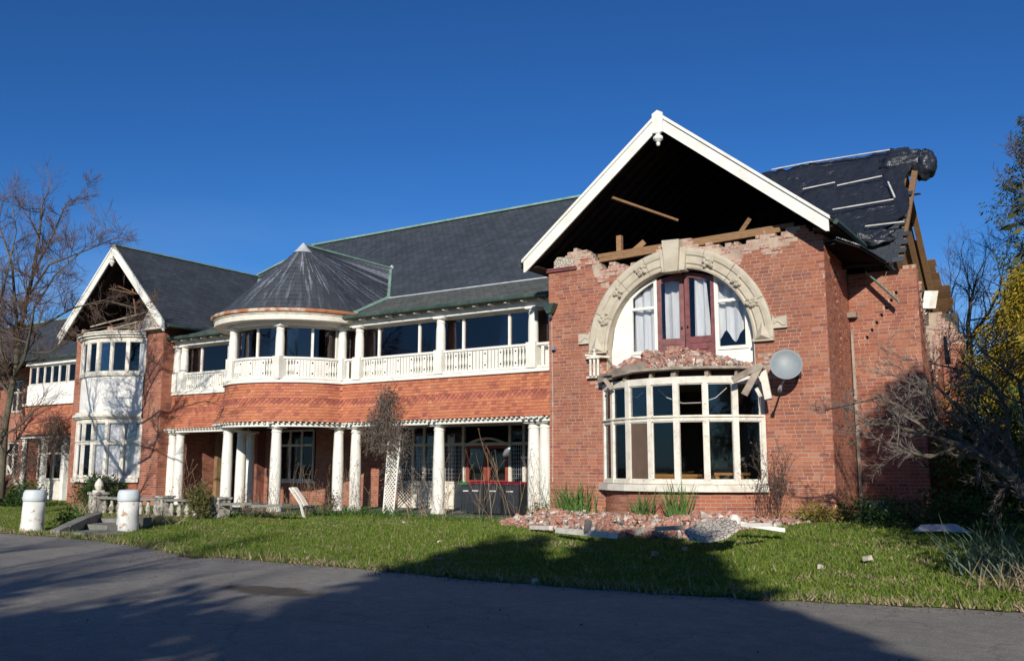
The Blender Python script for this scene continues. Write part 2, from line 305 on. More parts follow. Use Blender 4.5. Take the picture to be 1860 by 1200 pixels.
# ---------------------------------------------------------------- the mansion
house = thing('brick_mansion', 'earthquake damaged two storey red brick mansion with slate roofs and white verandah columns', 'mansion')
XL, XR, YF = -12.63, -5.31, 21.0            # right wing
CAM = V((0, 0, HE))
BH, BL, JT = .0857, .235, .0125
def brick_mesh():
    b = MB(); a, h = (BL-JT)/2, (BH-JT)/2
    b.add([(-a, 0, -h), (a, 0, -h), (a, 0, h), (-a, 0, h), (-a, .03, -h), (a, .03, -h), (a, .03, h), (-a, .03, h)], [(0, 1, 2, 3), (1, 5, 6, 2), (4, 0, 3, 7), (3, 2, 6, 7), (4, 5, 1, 0)])
    return b.mesh('brick', MT['brick'])
BRICK = brick_mesh()
def brick_wall(name, O, U, N, u0, u1, z0, z1, inside, nsingle=0, pale=None, thick=.3, off=0, step=.06, parent=None):
    """courses of single bricks over a recessed mortar bed; O+U*u+Z, N outward"""
    O, U, N = V(O), V(U).normalized(), V(N).normalized(); bed = MB(); bk = MB(); full = []
    par = parent or house; k = 0; z = z0; R = random.Random(sum(map(ord, name))+int(abs(u0)*10))
    while z < z1-.02:
        zm = z+BH/2; iv = []; cur = None; u = u0
        while u <= u1+1e-6:
            ok = inside(u, zm)
            if ok and cur is None: cur = u
            if (not ok or u+step > u1+1e-6) and cur is not None:
                e = min(u1, u) if ok else u
                if e-cur > .03: iv.append((cur, e))
                cur = None
            u += step
        for a, b in iv:
            if u1-b < step: b = u1
            c = O+U*((a+b)/2)+V((0, 0, zm))-N*(thick/2+.005)
            bed.obox(c, U*((b-a)/2-.013), N*(thick/2), V((0, 0, BH/2)))
            x = a-((k % 2)*BL/2+(k*37 % 5)*.012) % BL
            while x < b-.01:
                L = BL if R.random() > .22 else BL/2
                s, e = max(a, x), min(b, x+L)-JT; x += L
                if e-s < .03: continue
                pl = pale and pale((s+e)/2, zm)
                if pl and R.random() < .12: continue
                pr = R.uniform(-.002, .003)+(R.uniform(-.02, .03) if pl else 0)
                if e-s > BL-JT-.002 and not pl: full.append((O+U*((s+e)/2)+N*pr+V((0, 0, zm)), pr)); continue
                h = (BH-JT)/2; dz = R.uniform(-.006, .006) if pl else 0
                p = [O+U*q+N*pr+V((0, 0, zm+w_+dz)) for w_ in (-h, h) for q in (s, e)]; dd = -N*(.03 if not pl else .1)
                bk.add([p[0], p[1], p[3], p[2], p[0]+dd, p[1]+dd, p[3]+dd, p[2]+dd], [(0, 1, 2, 3), (1, 5, 6, 2), (4, 0, 3, 7), (3, 2, 6, 7), (4, 5, 1, 0)], 1 if pl else 0)
        z += BH; k += 1
    wall = bed.build('wall', MT['mortar'], par)
    full.sort(key=lambda q: (q[0]-CAM).length); rot = Matrix(((U.x, -N.x, 0), (U.y, -N.y, 0), (0, 0, 1))).to_4x4()
    for c, pr in full[:nsingle]:
        if par is house: obj('brick', BRICK, wall, mw=Matrix.Translation(c) @ rot)
    h = (BH-JT)/2; a_ = (BL-JT)/2
    for c, pr in full[nsingle:]:
        p = [c+U*q+V((0, 0, w_)) for w_ in (-h, h) for q in (-a_, a_)]; dd = -N*.03
        bk.add([p[0], p[1], p[3], p[2], p[0]+dd, p[1]+dd, p[3]+dd, p[2]+dd], [(0, 1, 2, 3), (1, 5, 6, 2), (4, 0, 3, 7), (3, 2, 6, 7), (4, 5, 1, 0)])
    o = bk.build('brickwork', [MT['brick'], MT['brick_pale']], wall, kind='stuff'); return wall
TOPX = [-12.7, -12.35, -12.1, -11.85, -11.5, -11.2, -11.0, -10.4, -9.6, -9.4, -8.9, -8.5, -8.25, -7.5, -6.9, -6.3, -6.0, -5.75, -5.5, -5.2]
TOPZ = [6.80, 6.84, 7.22, 7.38, 7.27, 7.05, 6.80, 6.72, 6.86, 7.15, 7.24, 7.20, 6.92, 6.93, 6.98, 7.02, 7.14, 7.10, 6.95, 6.90]
from mathutils import noise as mnz
def topz(u): return float(np.interp(u, TOPX, TOPZ))+.16*mnz.noise(V((u*2.3, 0, 0)))+.10*mnz.noise(V((u*6.1, 3, 0)))
ACX, ACZ, ARO, ARI = -8.94, 4.55, 2.43, 1.93
def in_front(u, z):
    if z > topz(u): return False
    dx = abs(u-ACX)
    if z >= ACZ and math.hypot(dx, z-ACZ) < 2.2: return False
    if 3.85 < z < ACZ and dx < 1.95: return False
    if 1.0 < z <= 3.85 and dx < 2.12: return False
    if z <= 1.0 and dx < 2.0: return False
    return True
def pale_front(u, z): return z > topz(u)-.42+.15*math.sin(u*7) and u < -5.9 and u > -12.2 or (3.6 < z < 4.2 and abs(abs(u-ACX)-2.2) < .15)
brick_wall('front', (0, YF, 0), (1, 0, 0), (0, -1, 0), XL, XR, .1, 7.6, in_front, 300, pale_front)
def in_side(u, z): return z < 6.75+.25*sm(YF, YF+.5, u) and not (abs(u-(22.0+.12*math.sin(z*3))) < .05 and 3.9 < z < 6.2 and math.sin(z*36) > .2)
brick_wall('side', (XR, 0, 0), (0, 1, 0), (1, 0, 0), YF+.014, 23.1, .1, 7.4, in_side)
def in_cross(u, z):
    k = int((z-.1)/.0857)
    if 52 < k < 66 and k % 2 and abs(u-(-4.95+(k-53)*.062)) < .034: return False
    if 24 < k < 44 and k % 2 == 0 and abs(u-(-3.98-abs(k-34)*.012)) < .032: return False
    return z < 6.28+.12*mnz.noise(V((u*3, 1, 0)))
brick_wall('cross', (0, 23.1, 0), (1, 0, 0), (0, -1, 0), XR, -3.72, .1, 6.5, in_cross, thick=.25)
def in_east(u, z): return z < (np.interp(u, [23.1, 23.6, 24.2, 25.5, 26.2, 28, 29.5, 31], [6.3, 5.6, 4.2, 4.6, 5.3, 5.2, 4.7, 4.5])+.25*math.sin(u*11)+.12*math.sin(u*31))
brick_wall('east', (-3.72, 0, 0), (0, 1, 0), (1, 0, 0), 23.114, 31, .1, 6.5, in_east, pale=lambda u, z: u > 23.4 and not in_east(u, z+.55))
brick_wall('pier', (0, 26.0, 0), (1, 0, 0), (0, -1, 0), -3.70, -3.16, .1, 5.6, lambda u, z: z < 5.15+.2*math.sin(u*14) and not (u < -3.5 and z > 4.2), thick=.4, pale=lambda u, z: z > 4.7)
# inner shell of the right wing and cross wing (rooms are dark inside)
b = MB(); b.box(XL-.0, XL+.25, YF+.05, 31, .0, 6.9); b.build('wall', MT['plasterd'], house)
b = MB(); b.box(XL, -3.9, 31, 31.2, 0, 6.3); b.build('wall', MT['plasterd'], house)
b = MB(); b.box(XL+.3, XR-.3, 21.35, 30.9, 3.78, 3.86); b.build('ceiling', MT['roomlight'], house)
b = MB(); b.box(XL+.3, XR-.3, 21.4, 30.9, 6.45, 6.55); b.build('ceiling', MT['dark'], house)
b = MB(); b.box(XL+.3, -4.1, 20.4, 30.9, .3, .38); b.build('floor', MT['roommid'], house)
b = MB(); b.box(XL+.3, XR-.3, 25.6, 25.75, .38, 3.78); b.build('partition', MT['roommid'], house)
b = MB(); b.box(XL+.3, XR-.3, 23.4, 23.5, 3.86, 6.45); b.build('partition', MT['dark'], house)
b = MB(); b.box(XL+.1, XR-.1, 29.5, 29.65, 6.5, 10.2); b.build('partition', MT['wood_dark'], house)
# ---- roofs
def slab(bm, pts, t=.1, mi=0):
    pts = [V(p) for p in pts]; n = (pts[1]-pts[0]).cross(pts[3]-pts[0] if len(pts) > 3 else pts[2]-pts[0]).normalized()
    if n.z < 0: n = -n
    bm.prism(pts, -n*t, mi)
def slates(name, parent, O, U, Vv, nu, nv, su, sv, clip, mat, origin=None):
    O, U, Vv = V(O), V(U).normalized(), V(Vv).normalized(); N = U.cross(Vv)
    if N.z < 0: N = -N
    P = []; F = []; R = random.Random(5)
    for j in range(nv):
        for i in range(-1, nu):
            u = (i+.5*(j % 2))*su; v = j*sv; ue = min(nu*su, u+su); u = max(0, u)
            if ue-u < .05 or not clip(O+U*((u+ue)/2)+Vv*(v+sv/2)): continue
            l = R.uniform(.010, .018); g_ = .006; dv = R.uniform(-.006, .006)
            p = [O+U*(u+g_)+Vv*(v+dv)+N*l, O+U*(ue-g_)+Vv*(v+dv)+N*l, O+U*(ue-g_)+Vv*(v+sv*1.12)+N*.004, O+U*(u+g_)+Vv*(v+sv*1.12)+N*.004, O+U*(u+g_)+Vv*(v+dv)-N*.004, O+U*(ue-g_)+Vv*(v+dv)-N*.004]
            o = len(P); P += [tuple(q) for q in p]; F += [(o, o+1, o+2, o+3), (o+4, o+5, o+1, o)]
    me = bpy.data.meshes.new(name); me.from_pydata(P, [], F); me.materials.append(mat); me.update()
    return obj(name, me, parent, kind='stuff')
RX, RZ, RS = -9.0, 10.33, .81            # right gable ridge, top of roof, slope
roof = MB()
for s in (-1, 1): slab(roof, [(RX, 20.36, RZ), (RX+s*4.12, 20.36, RZ-RS*4.12), (RX+s*4.12, 31, RZ-RS*4.12), (RX, 31, RZ)], .07)
rr = roof.build('roof', MT['wood_dark'], house)
for s in (-1, 1):
    L = math.hypot(4.12, RS*4.12); slates('slate', rr, (RX+s*4.14, 20.34, RZ-RS*4.14), (0, 1, 0), (-s, 0, RS), 38, 26, .29, .205, lambda p: True, MT['slate'])
b = MB()
for k in range(24):
    y = 20.7+k*.43
    for s in (-1, 1): b.beam((RX, y, RZ-.19), (RX+s*4.0, y, RZ-.19-RS*4.0), .05, .12, up=(0, 1, 0))
b.box(RX-.02, RX+.02, 20.5, 31, RZ-.3, RZ-.1); b.build('rafter', MT['wood_dark'], rr, kind='stuff')
def barge(cx, y, zt, sl, hw, w_, mat=MT['white'], t=.05):
    for s in (-1, 1):
        b = MB(); b.prism([(cx, y, zt), (cx+s*hw, y, zt-sl*hw), (cx+s*hw, y, zt-sl*hw-w_*.88), (cx+s*(hw-.07), y, zt-sl*(hw-.07)-w_), (cx, y, zt-w_)], (0, -t, 0))
        b.prism([(cx, y-t, zt+.02), (cx+s*(hw+.04), y-t, zt+.02-sl*(hw+.04)), (cx+s*(hw+.04), y-t, zt-.06-sl*(hw+.04)), (cx, y-t, zt-.07)], (0, -.045, 0))
        b.build('barge_board', mat, house)
barge(RX, 20.36, RZ+.0, RS, 4.0, .40)
b = MB(); b.prism([(RX-.14, 20.3, RZ-.02), (RX, 20.3, RZ+.06), (RX+.14, 20.3, RZ-.02), (RX+.14, 20.3, RZ-.52), (RX-.14, 20.3, RZ-.52)], (0, -.06, 0))
b.lathe([(.04, 0), (.09, -.03), (.05, -.07), (.12, -.13), (.125, -.19), (.07, -.25), (.04, -.27), (.055, -.31), (.03, -.36)], 10, (RX, 20.28, RZ-.50)); b.build('finial', MT['white'], house)
# eaves of the right wing
for s in (-1, 1):
    x = RX+s*4.14; z = RZ-RS*4.14; b = MB(); b.tube([(x, 20.36, z-.03), (x, 31, z-.03)], [.065, .065], 6); b.build('gutter', MT['green'], house)
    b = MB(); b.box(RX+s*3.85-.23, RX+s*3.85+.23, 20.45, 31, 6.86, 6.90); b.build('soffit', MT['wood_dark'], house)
# timber wall plate showing over the broken gable wall
b = MB(); b.beam((-11.1, 21.1, 6.98), (-6.3, 21.1, 7.12), .1, .11); b.beam((-11.2, 21.2, 7.12), (-6.0, 21.2, 7.22), .1, .1); b.build('wall_plate', MT['wood'], house)
for p, q, w_, h_ in (((-10.62, 21.3, 7.05), (-10.62, 21.3, 7.62), .14, .12), ((-10.2, 21.2, 7.1), (-9.9, 21.3, 7.36), .1, .14), ((-7.35, 21.25, 7.2), (-7.12, 21.35, 7.56), .16, .1), ((-10.62, 20.9, 8.56), (-9.35, 22.2, 8.05), .1, .06)):
    b = MB(); b.beam(p, q, w_, h_); b.build('broken_timber', MT['wood'], house)
b = MB(); p0, p1 = atY(1008, 476, YF), atY(1042, 472, YF)
b.prism([(-12.45, 20.98, 6.86), (-11.85, 20.98, 6.90), (-11.83, 20.98, 7.05), (-12.05, 20.98, 7.17), (-12.35, 20.98, 7.2), (-12.45, 20.98, 7.08)], (0, .25, 0)); b.build('pebbledash_remnant', MT['pebble'], house)
b = MB(); b.box(XL-.04, -11.75, 20.93, 21.1, 6.80, 6.85); b.box(XL-.07, -11.77, 20.90, 21.1, 6.85, 6.89); b.build('string_course', MT['oldred'], house)
# ---- stone arch
def arch_seg(a0, a1, mat, parent, n=4):
    prof = [(ARI, 0), (ARI, .05), (ARI+.05, .07), (ARI+.09, .045), (ARI+.13, .09), (ARI+.30, .095), (ARI+.33, .13), (ARI+.42, .15), (ARO-.03, .15), (ARO, .12), (ARO, 0)]
    b = MB(); vs = []; fs = []; m = len(prof)
    for i in range(n+1):
        a = a0+(a1-a0)*i/n
        for r, d in prof: vs.append((ACX+r*math.cos(a), YF-d+.01, ACZ+r*math.sin(a)))
    for i in range(n):
        for k in range(m-1): fs.append((i*m+k, i*m+k+1, (i+1)*m+k+1, (i+1)*m+k))
    fs.append(tuple(range(m))); fs.append(tuple(n*m+k for k in range(m))[::-1]); b.add(vs, fs); return b.build('voussoir', mat, parent)
arch = MB(); arch.box(ACX-ARI-.02, ACX-ARI+.0, YF-.02, YF+.3, 3.9, ACZ)
for s in (-1, 1):      # inner reveal
    pass
n = 36; vs = []; fs = []
for i in range(n+1):
    a = PI*i/n
    for r, y in ((ARI+.01, YF-.03), (ARI+.01, YF+.34)): vs.append((ACX+r*math.cos(a), y, ACZ+r*math.sin(a)))
for i in range(n): fs.append((2*i, 2*i+1, 2*i+3, 2*i+2))
arch.add(vs, fs); arch.box(ACX+ARI, ACX+ARI+.02, YF-.02, YF+.3, 3.9, ACZ); arch_o = arch.build('arch', MT['stone'], house)
cuts = [0, .42, .86, 1.22, 1.45]
for k in range(4):
    arch_seg(cuts[k]+.003, cuts[k+1]-.003, MT['stone'], arch_o, 6); arch_seg(PI-cuts[k+1]+.003, PI-cuts[k]-.003, MT['stone'], arch_o, 6)
for s in (-1, 1):
    b = MB(); x0, x1 = ACX+s*ARI, ACX+s*ARO; b.box(min(x0, x1), max(x0, x1), YF-.12, YF+.01, ACZ-.06, ACZ+.0)
    xc = (x0+x1)/2; b.add([(xc-.2, YF-.12, ACZ-.03), (xc+.2, YF-.12, ACZ-.03), (xc, YF-.14, ACZ+.4), (xc, YF-.24, ACZ+.06)], [(0, 1, 3), (1, 2, 3), (2, 0, 3)])
    b.build('impost', MT['stone'], arch_o)
    b = MB(); zz = 4.90+.0; x2 = ACX+s*2.74
    pts = [(x1-s*.03, zz+.2), (x1+s*.03, zz+.10), (x1+s*.1, zz+.13), (x2, zz+.14), (x2, zz-.13), (x1-s*.03, zz-.13)]
    b.prism([(x, YF-.09, z) for x, z in pts], (0, .11, 0))
    cv = [(x1+s*(.02+.27*t), YF-.10, zz-.02+.05*math.sin(t*5.5)) for t in [k/8 for k in range(9)]]; b.tube(cv, [.018]*9, 5)
    b.build('scroll', MT['stone'], arch_o)
for px in ((1092, 577), (1119, 532), (1162, 490), (1288, 477), (1342, 503), (1380, 541)):
    p = atY(*px, YF-.12); b = MB(); R = random.Random(px[0]); a = math.atan2(p.z-ACZ, p.x-ACX); c = V((ACX+2.16*math.cos(a), YF-.1, ACZ+2.16*math.sin(a)))
    for k in range(16):
        t = R.uniform(0, 2*PI); r = R.uniform(.02, .15); q = c+V((r*math.cos(t), R.uniform(-.05, .0), r*math.sin(t)))
        b.lathe([(.01, -.045), (.045, -.01), (.04, .03), (.008, .05)], 5, q)
    b.build('carved_rosette', MT['stone'], arch_o)
b = MB(); kz0, kz1 = 6.40, 7.18
b.prism([(ACX-.30, YF-.16, kz0), (ACX+.30, YF-.16, kz0), (ACX+.36, YF-.16, 6.97), (ACX-.36, YF-.16, 6.97)], (0, .3, 0))
b.prism([(ACX-.18, YF-.26, kz0-.03), (ACX+.16, YF-.26, kz0-.03), (ACX+.22, YF-.26, kz1-.02), (ACX-.24, YF-.26, kz1)], (0, .3, 0)); b.build('keystone', MT['stone'], arch_o)
# fill of the arch: stucco, lights, door leaves
YI = YF+.26
b = MB()
vs = [(ACX+ARI*math.cos(PI*i/24), YI+.03, ACZ+ARI*math.sin(PI*i/24)) for i in range(25)]
def halfz(x): return ACZ+math.sqrt(max(0, ARI**2-(x-ACX)**2))
for xa, xb in ((ACX-ARI, -10.33), (-7.22, ACX+ARI)):
    n = 6; xs_ = [xa+(xb-xa)*i/n for i in range(n+1)]
    b.prism([(x, YI, halfz(x)+.02) for x in xs_]+[(xb, YI, 3.86), (xa, YI, 3.86)], (0, .1, 0)); b.build('stucco_panel', MT['render'], house); b = MB()
b.box(-10.33, -9.58, YI, YI+.1, 3.86, 4.42); b.build('stucco_panel', MT['render'], house); b = MB(); b.box(-8.02, -7.22, YI, YI+.1, 3.86, 4.40)
b.build('stucco_panel', MT['render'], house)
def light_win(x0, x1, z0, ztr, zfun, y, name='window', par=house, fw=.07, mat=MT['white'], gm=MT['glass']):
    b = MB(); n = 6; xs_ = [x0+(x1-x0)*i/n for i in range(n+1)]
    b.box(x0, x0+fw, y-.03, y+.05, z0, zfun(x0+fw/2)); b.box(x1-fw, x1, y-.03, y+.05, z0, zfun(x1-fw/2))
    b.box(x0+fw, x1-fw, y-.035, y+.045, z0, z0+fw*1.2); b.box(x0+fw, x1-fw, y-.045, y+.045, ztr-.035, ztr+.035)
    for a, c in zip(xs_, xs_[1:]): b.prism([(a, y-.026, zfun(a)-fw), (c, y-.026, zfun(c)-fw), (c, y-.026, zfun(c)+.02), (a, y-.026, zfun(a)+.02)], (0, .07, 0))
    f = b.build(name, mat, par)
    g_ = MB(); g_.box(x0+fw, x1-fw, y+.01, y+.018, z0+fw, ztr-.03); g_.build('pane', gm, f)
    g_ = MB(); g_.prism([(x, y+.01, zfun(x)-.04) for x in xs_[::1]]+[(x1-.02, y+.01, ztr+.03), (x0+.02, y+.01, ztr+.03)], (0, .008, 0)); g_.build('pane', gm, f); return f
light_win(-10.33, -9.58, 4.42, 5.60, lambda x: halfz(x)-.02, YI)
light_win(-8.02, -7.22, 4.40, 5.60, lambda x: halfz(x)-.02, YI)
def leafdoor(hx, wd, ang, sgn, zt_h, zt_f):
    Mx = Matrix.Translation((hx, YI, 0)) @ Matrix.Rotation(ang, 4, 'Z'); b = MB(Mx); s = sgn
    def bx(a, c, y0, y1, z0, z1): b.box(min(s*a, s*c), max(s*a, s*c), y0, y1, z0, z1)
    bx(0, .11, -.03, .03, 4.0, zt_h); bx(wd-.11, wd, -.03, .03, 4.0, zt_f); bx(.11, wd-.11, -.028, .028, 4.0, 4.42); bx(.11, wd-.11, -.028, .028, 4.62, 4.78); bx(.2, wd-.2, -.04, .0, 4.45, 4.60); bx(.11, wd-.11, -.012, .012, 4.42, 4.62)
    for i in range(6):
        t0, t1 = i/6, (i+1)/6; z_a, z_b = zt_h+(zt_f-zt_h)*math.sin(t0*PI/2), zt_h+(zt_f-zt_h)*math.sin(t1*PI/2); a, c = s*wd*t0, s*wd*t1
        b.prism([(a, -.031, z_a-.12), (c, -.031, z_b-.12), (c, -.031, z_b), (a, -.031, z_a)], (0, .06, 0))
    o = b.build('door', MT['oldred'], house)
    g_ = MB(Mx); g_.prism([(s*.09, 0, 4.76), (s*(wd-.09), 0, 4.76), (s*(wd-.09), 0, zt_f-.1), (s*wd*.5, 0, (zt_h*.35+zt_f*.65)-.1), (s*.09, 0, zt_h-.08)], (0, .006, 0)); g_.build('pane', MT['glass'], o)
    h_ = MB(Mx); h_.lathe([(.012, 0), (.03, .03), (.012, .07)], 6, (s*(wd-.07), -.05, 5.0)); h_.build('handle', MT['metal'], o)
leafdoor(-9.57, .68, .26, 1, 6.28, 6.42); leafdoor(-8.03, .80, -.05, -1, 6.22, 6.40)
b = MB(); b.box(-9.6, -9.56, YI-.04, YI+.06, 3.86, 6.3); b.box(-8.04, -8.0, YI-.04, YI+.06, 3.86, 6.25); b.build('door_frame', MT['white'], house)
def curtain(x0, x1, z0, z1, y, mat, label, amp=.035, fq=26, seed=1, grp=None, zf=None, x1b=None, hem=0):
    b = MB(); n = max(12, int((x1-x0)*40)); m = 5; R = random.Random(seed); ph = R.uniform(0, 6)
    for j in range(m+1):
        for i in range(n+1):
            t = i/n; xe = x1 if x1b is None else x1+(x1b-x1)*(1-j/m); x = x0+(xe-x0)*t; zt = zf(x) if zf else z1
            zb = z0+hem*math.sin(t*9+ph)
            b.v.append((x, y+amp*math.sin(x*fq+ph+.3*math.sin(x*7))+.3*amp*math.sin(x*fq*2.3+j*.4), zb+(zt-zb)*j/m))
    for j in range(m):
        for i in range(n): a = j*(n+1)+i; b.f.append((a, a+1, a+n+2, a+n+1)); b.m.append(0)
    return b.build('curtain', mat, None, smooth=True, label=label, cat='curtain', group=grp)
curtain(-10.3, -9.6, 4.42, 6.0, YI+.2, MT['curtain'], 'white net curtain behind the left side light of the stone arch window', seed=1, zf=lambda x: halfz(x)-.04, hem=.05)
curtain(-8.0, -7.35, 4.75, 6.0, YI+.2, MT['curtain'], 'white net curtain with ragged hem behind the right side light of the stone arch', seed=2, zf=lambda x: halfz(x)-.04, hem=.15)
curtain(-9.5, -9.0, 4.8, 6.3, YI+.36, MT['curtain'], 'white curtain hanging behind the left maroon door leaf under the keystone', seed=3)
curtain(-8.62, -8.3, 4.8, 6.32, YI+.16, MT['curtain'], 'white curtain pulled aside behind the right maroon door leaf', seed=4, amp=.05, x1b=-8.22)
# ---- bow windows
def bow_pts(cx, Y, hw, prot, n):
    R_ = (hw*hw+prot*prot)/(2*prot); A = math.asin(hw/R_); cy = Y-prot+R_
    return [(cx+R_*math.sin(-A+2*A*i/n), cy-R_*math.cos(-A+2*A*i/n)) for i in range(n+1)]
def band(bm, pts, dout, z0, z1, th, mi=0, closed=False, capz=True):
    """strip following plan points, pushed out by dout, thickness th inwards"""
    n = len(pts); nor = []
    for i in range(n):
        a = V(pts[max(i-1, 0)]); c = V(pts[min(i+1, n-1)]); d = (c-a).normalized(); nor.append(V((d.y, -d.x)))
    o = [V(p)+nn*dout for p, nn in zip(pts, nor)]; q = [p-nn*th for p, nn in zip(o, nor)]
    vs = [(p.x, p.y, z) for p in o for z in (z0, z1)]+[(p.x, p.y, z) for p in q for z in (z0, z1)]; B = 2*n; fs = []
    for i in range(n-1):
        fs += [(2*i, 2*i+2, 2*i+3, 2*i+1), (B+2*i, B+2*i+1, B+2*i+3, B+2*i+2), (2*i+1, 2*i+3, B+2*i+3, B+2*i+1), (2*i, B+2*i, B+2*i+2, 2*i+2)]
    fs += [(0, 1, B+1, B), (2*n-2, B+2*n-2, B+2*n-1, 2*n-1)]; bm.add(vs, fs, mi)
def bow_window(pts, z0, z1, zt, mat, gm, dark=(), pw=.055, head=.16, bot=.09):
    b = MB(); band(b, pts, .02, z0, z0+bot, .12); band(b, pts, .02, z1-head, z1, .12)
    if zt: band(b, pts, .015, zt-.05, zt+.035, .10); band(b, pts, .055, zt+.035, zt+.06, .15)
    for i, p in enumerate(pts):
        a = V(pts[max(i-1, 0)]); c = V(pts[min(i+1, len(pts)-1)]); d = (c-a).normalized(); nn = V((d.y, -d.x)); m_ = V(p)-nn*.035
        ww = pw*(1.25 if i % 2 == 0 else 1)
        b.obox((m_.x, m_.y, (z0+z1)/2), V((d.x, d.y, 0))*ww, V((nn.x, nn.y, 0))*.06, V((0, 0, (z1-z0)/2-.02)))
    f = b.build('window', mat, house)
    for i in range(len(pts)-1):
        a, c = V(pts[i]), V(pts[i+1]); d = (c-a).normalized(); nn = V((d.y, -d.x)); e = .05; L = (c-a).length; a2, c2 = a+d*e-nn*.04, c-d*e-nn*.04
        for k, (za, zb) in enumerate(((z0+bot, zt-.05), (zt+.06, z1-head)) if zt else ((z0+bot, z1-head),)):
            s = MB(); w2 = .03                       # sash of its own inside each light
            up = V((0, 0, 1))
            for q, r_ in (((a2, za), (c2, za)), ((a2, zb), (c2, zb)), ((a2, za), (a2, zb)), ((c2, za), (c2, zb))):
                s.beam((q[0].x, q[0].y, q[1]), (r_[0].x, r_[0].y, r_[1]), .05, .05, up=(nn.x, nn.y, 0))
            s.build('sash', mat, f)
            g_ = MB(); mm = MT['boarded'] if (i, k) in dark else gm; g_.prism([(a2.x, a2.y, za), (c2.x, c2.y, za), (c2.x, c2.y, zb), (a2.x, a2.y, zb)], (nn.x*.008, nn.y*.008, 0))
            g_.build('board' if (i, k) in dark else 'pane', mm, f)
    return f
MT['boarded'] = M('brown_board', (.13, .085, .06), (.10, .065, .045), 1.5, rough=.8, bst=.05)
bp = bow_pts(ACX, YF, 2.07, 1.0, 7)
bow_window(bp, 1.2, 3.68, 2.70, MT['white2'], MT['glass'], dark=[(2, 0)])
b = MB(); band(b, bp, .16, 1.03, 1.19, .3); sill_o = b.build('window_sill', MT['white2'], house)
b = MB(); bf = bow_pts(ACX, YF, 2.05, .97, 28)
# curved brick apron below the bow
bed = MB(); band(bed, bf, -.008, .1, 1.03, .12); apron = bed.build('wall', MT['mortar'], house)
bk = MB(); seglen = [0]
for p, q in zip(bf, bf[1:]): seglen.append(seglen[-1]+(V(q)-V(p)).length)
def along(s): 
    x = float(np.interp(s, seglen, [p[0] for p in bf])); y = float(np.interp(s, seglen, [p[1] for p in bf])); return V((x, y))
for k in range(11):
    s = -(k % 2)*.117; zc = .1+k*BH
    while s < seglen[-1]:
        a, e = max(0, s), min(seglen[-1], s+.225); s += .235
        if e-a < .04: continue
        p, q = along(a), along(e); d = (q-p).normalized(); nn = V((d.y, -d.x)); zz0, zz1 = zc, zc+BH-JT
        bk.add([(p.x, p.y, zz0), (q.x, q.y, zz0), (q.x, q.y, zz1), (p.x, p.y, zz1)]+[(v_.x-nn.x*.03, v_.y-nn.y*.03, z_) for v_, z_ in ((p, zz0), (q, zz0), (q, zz1), (p, zz1))], [(0, 1, 2, 3), (1, 5, 6, 2), (4, 0, 3, 7), (3, 2, 6, 7), (4, 5, 1, 0)])
bk.build('brickwork', MT['brick'], apron, kind='stuff')
# hood over the bow: sagging zinc flat on stubs
hp = bow_pts(ACX, YF, 2.12, 1.05, 14)
b = MB(); band(b, hp, .12, 3.84, 3.90, 1.1); b.prism([(x, y, 3.86) for x, y in hp], (0, 0, .03)); b.build('hood', MT['wood_grey'], house)
b = MB(); b.prism([(x, y+.25, 3.66) for x, y in hp[1:-1]], (0, 0, .175)); b.build('hood_core', MT['wood_dark'], house)
for i in (2, 4, 6, 8, 10, 12):
    b = MB(); p = hp[i]; R = random.Random(i); b.obox((p[0]+R.uniform(-.1, .1), p[1]+.14, 3.76), (.03+.015*(i % 3), .02*(i % 2), 0), (0, .1, 0), (R.uniform(-.02, .02), 0, .085)); b.build('hood_bracket', MT['wood_grey'], house)
def plank(px0, Y0, px1, Y1, w_, h_, mat='wood_grey', label=None, cat='plank', name='broken_plank', grp=None):
    p, q = atY(*px0, Y0), atY(*px1, Y1); b = MB(); b.beam(p, q, w_, h_, up=(.1, -1, .1)); return b.build(name, MT[mat], None, label=label, cat=cat, group=grp)
plank((1087, 690), 20.7, (1150, 672), 20.0, .16, .05, label='grey soffit board drooping at the left end of the bow window hood')
plank((1098, 688), 20.2, (1112, 706), 20.3, .10, .05, label='short splintered board at the top left corner of the bow window')
plank((1112, 678), 20.1, (1172, 664), 19.9, .20, .04, label='wide grey board lying on the bow window head below the rubble')
plank((1380, 665), 20.3, (1352, 717), 20.1, .15, .05, label='broken plank hanging diagonally over the top right light of the bow window')
plank((1386, 674), 20.5, (1396, 725), 20.3, .16, .08, 'white2', label='pale moulded timber dangling between the bow window and the satellite dish')
plank((1330, 690), 20.1, (1385, 662), 20.3, .14, .05, label='grey board propped across the right end of the bow window hood')
plank((1374, 705), 20.4, (1382, 720), 20.3, .08, .03, 'white2', label='small pale splinter beside the dangling moulded timber')
b = MB(); b.box(-11.42, -11.1, 20.85, 21.2, 3.86, 3.9); b.build('ledge', MT['white2'], house)
b = MB()
for k in range(3): b.tube([(-11.28+k*.11, 20.82, 3.9), (-11.28+k*.11, 20.82, 4.35)], [.035, .035], 8)
b.box(-11.36, -10.98, 20.75, 20.9, 4.35, 4.40); b.beam((-11.4, 20.8, 4.45), (-10.7, 20.85, 4.36), .12, .05)
b.lathe([(.04, 0), (.05, .04), (.02, .08), (.055, .13), (.03, .18)], 8, (-11.16, 20.82, 4.44)); b.build('balcony_post', MT['white2'], house)
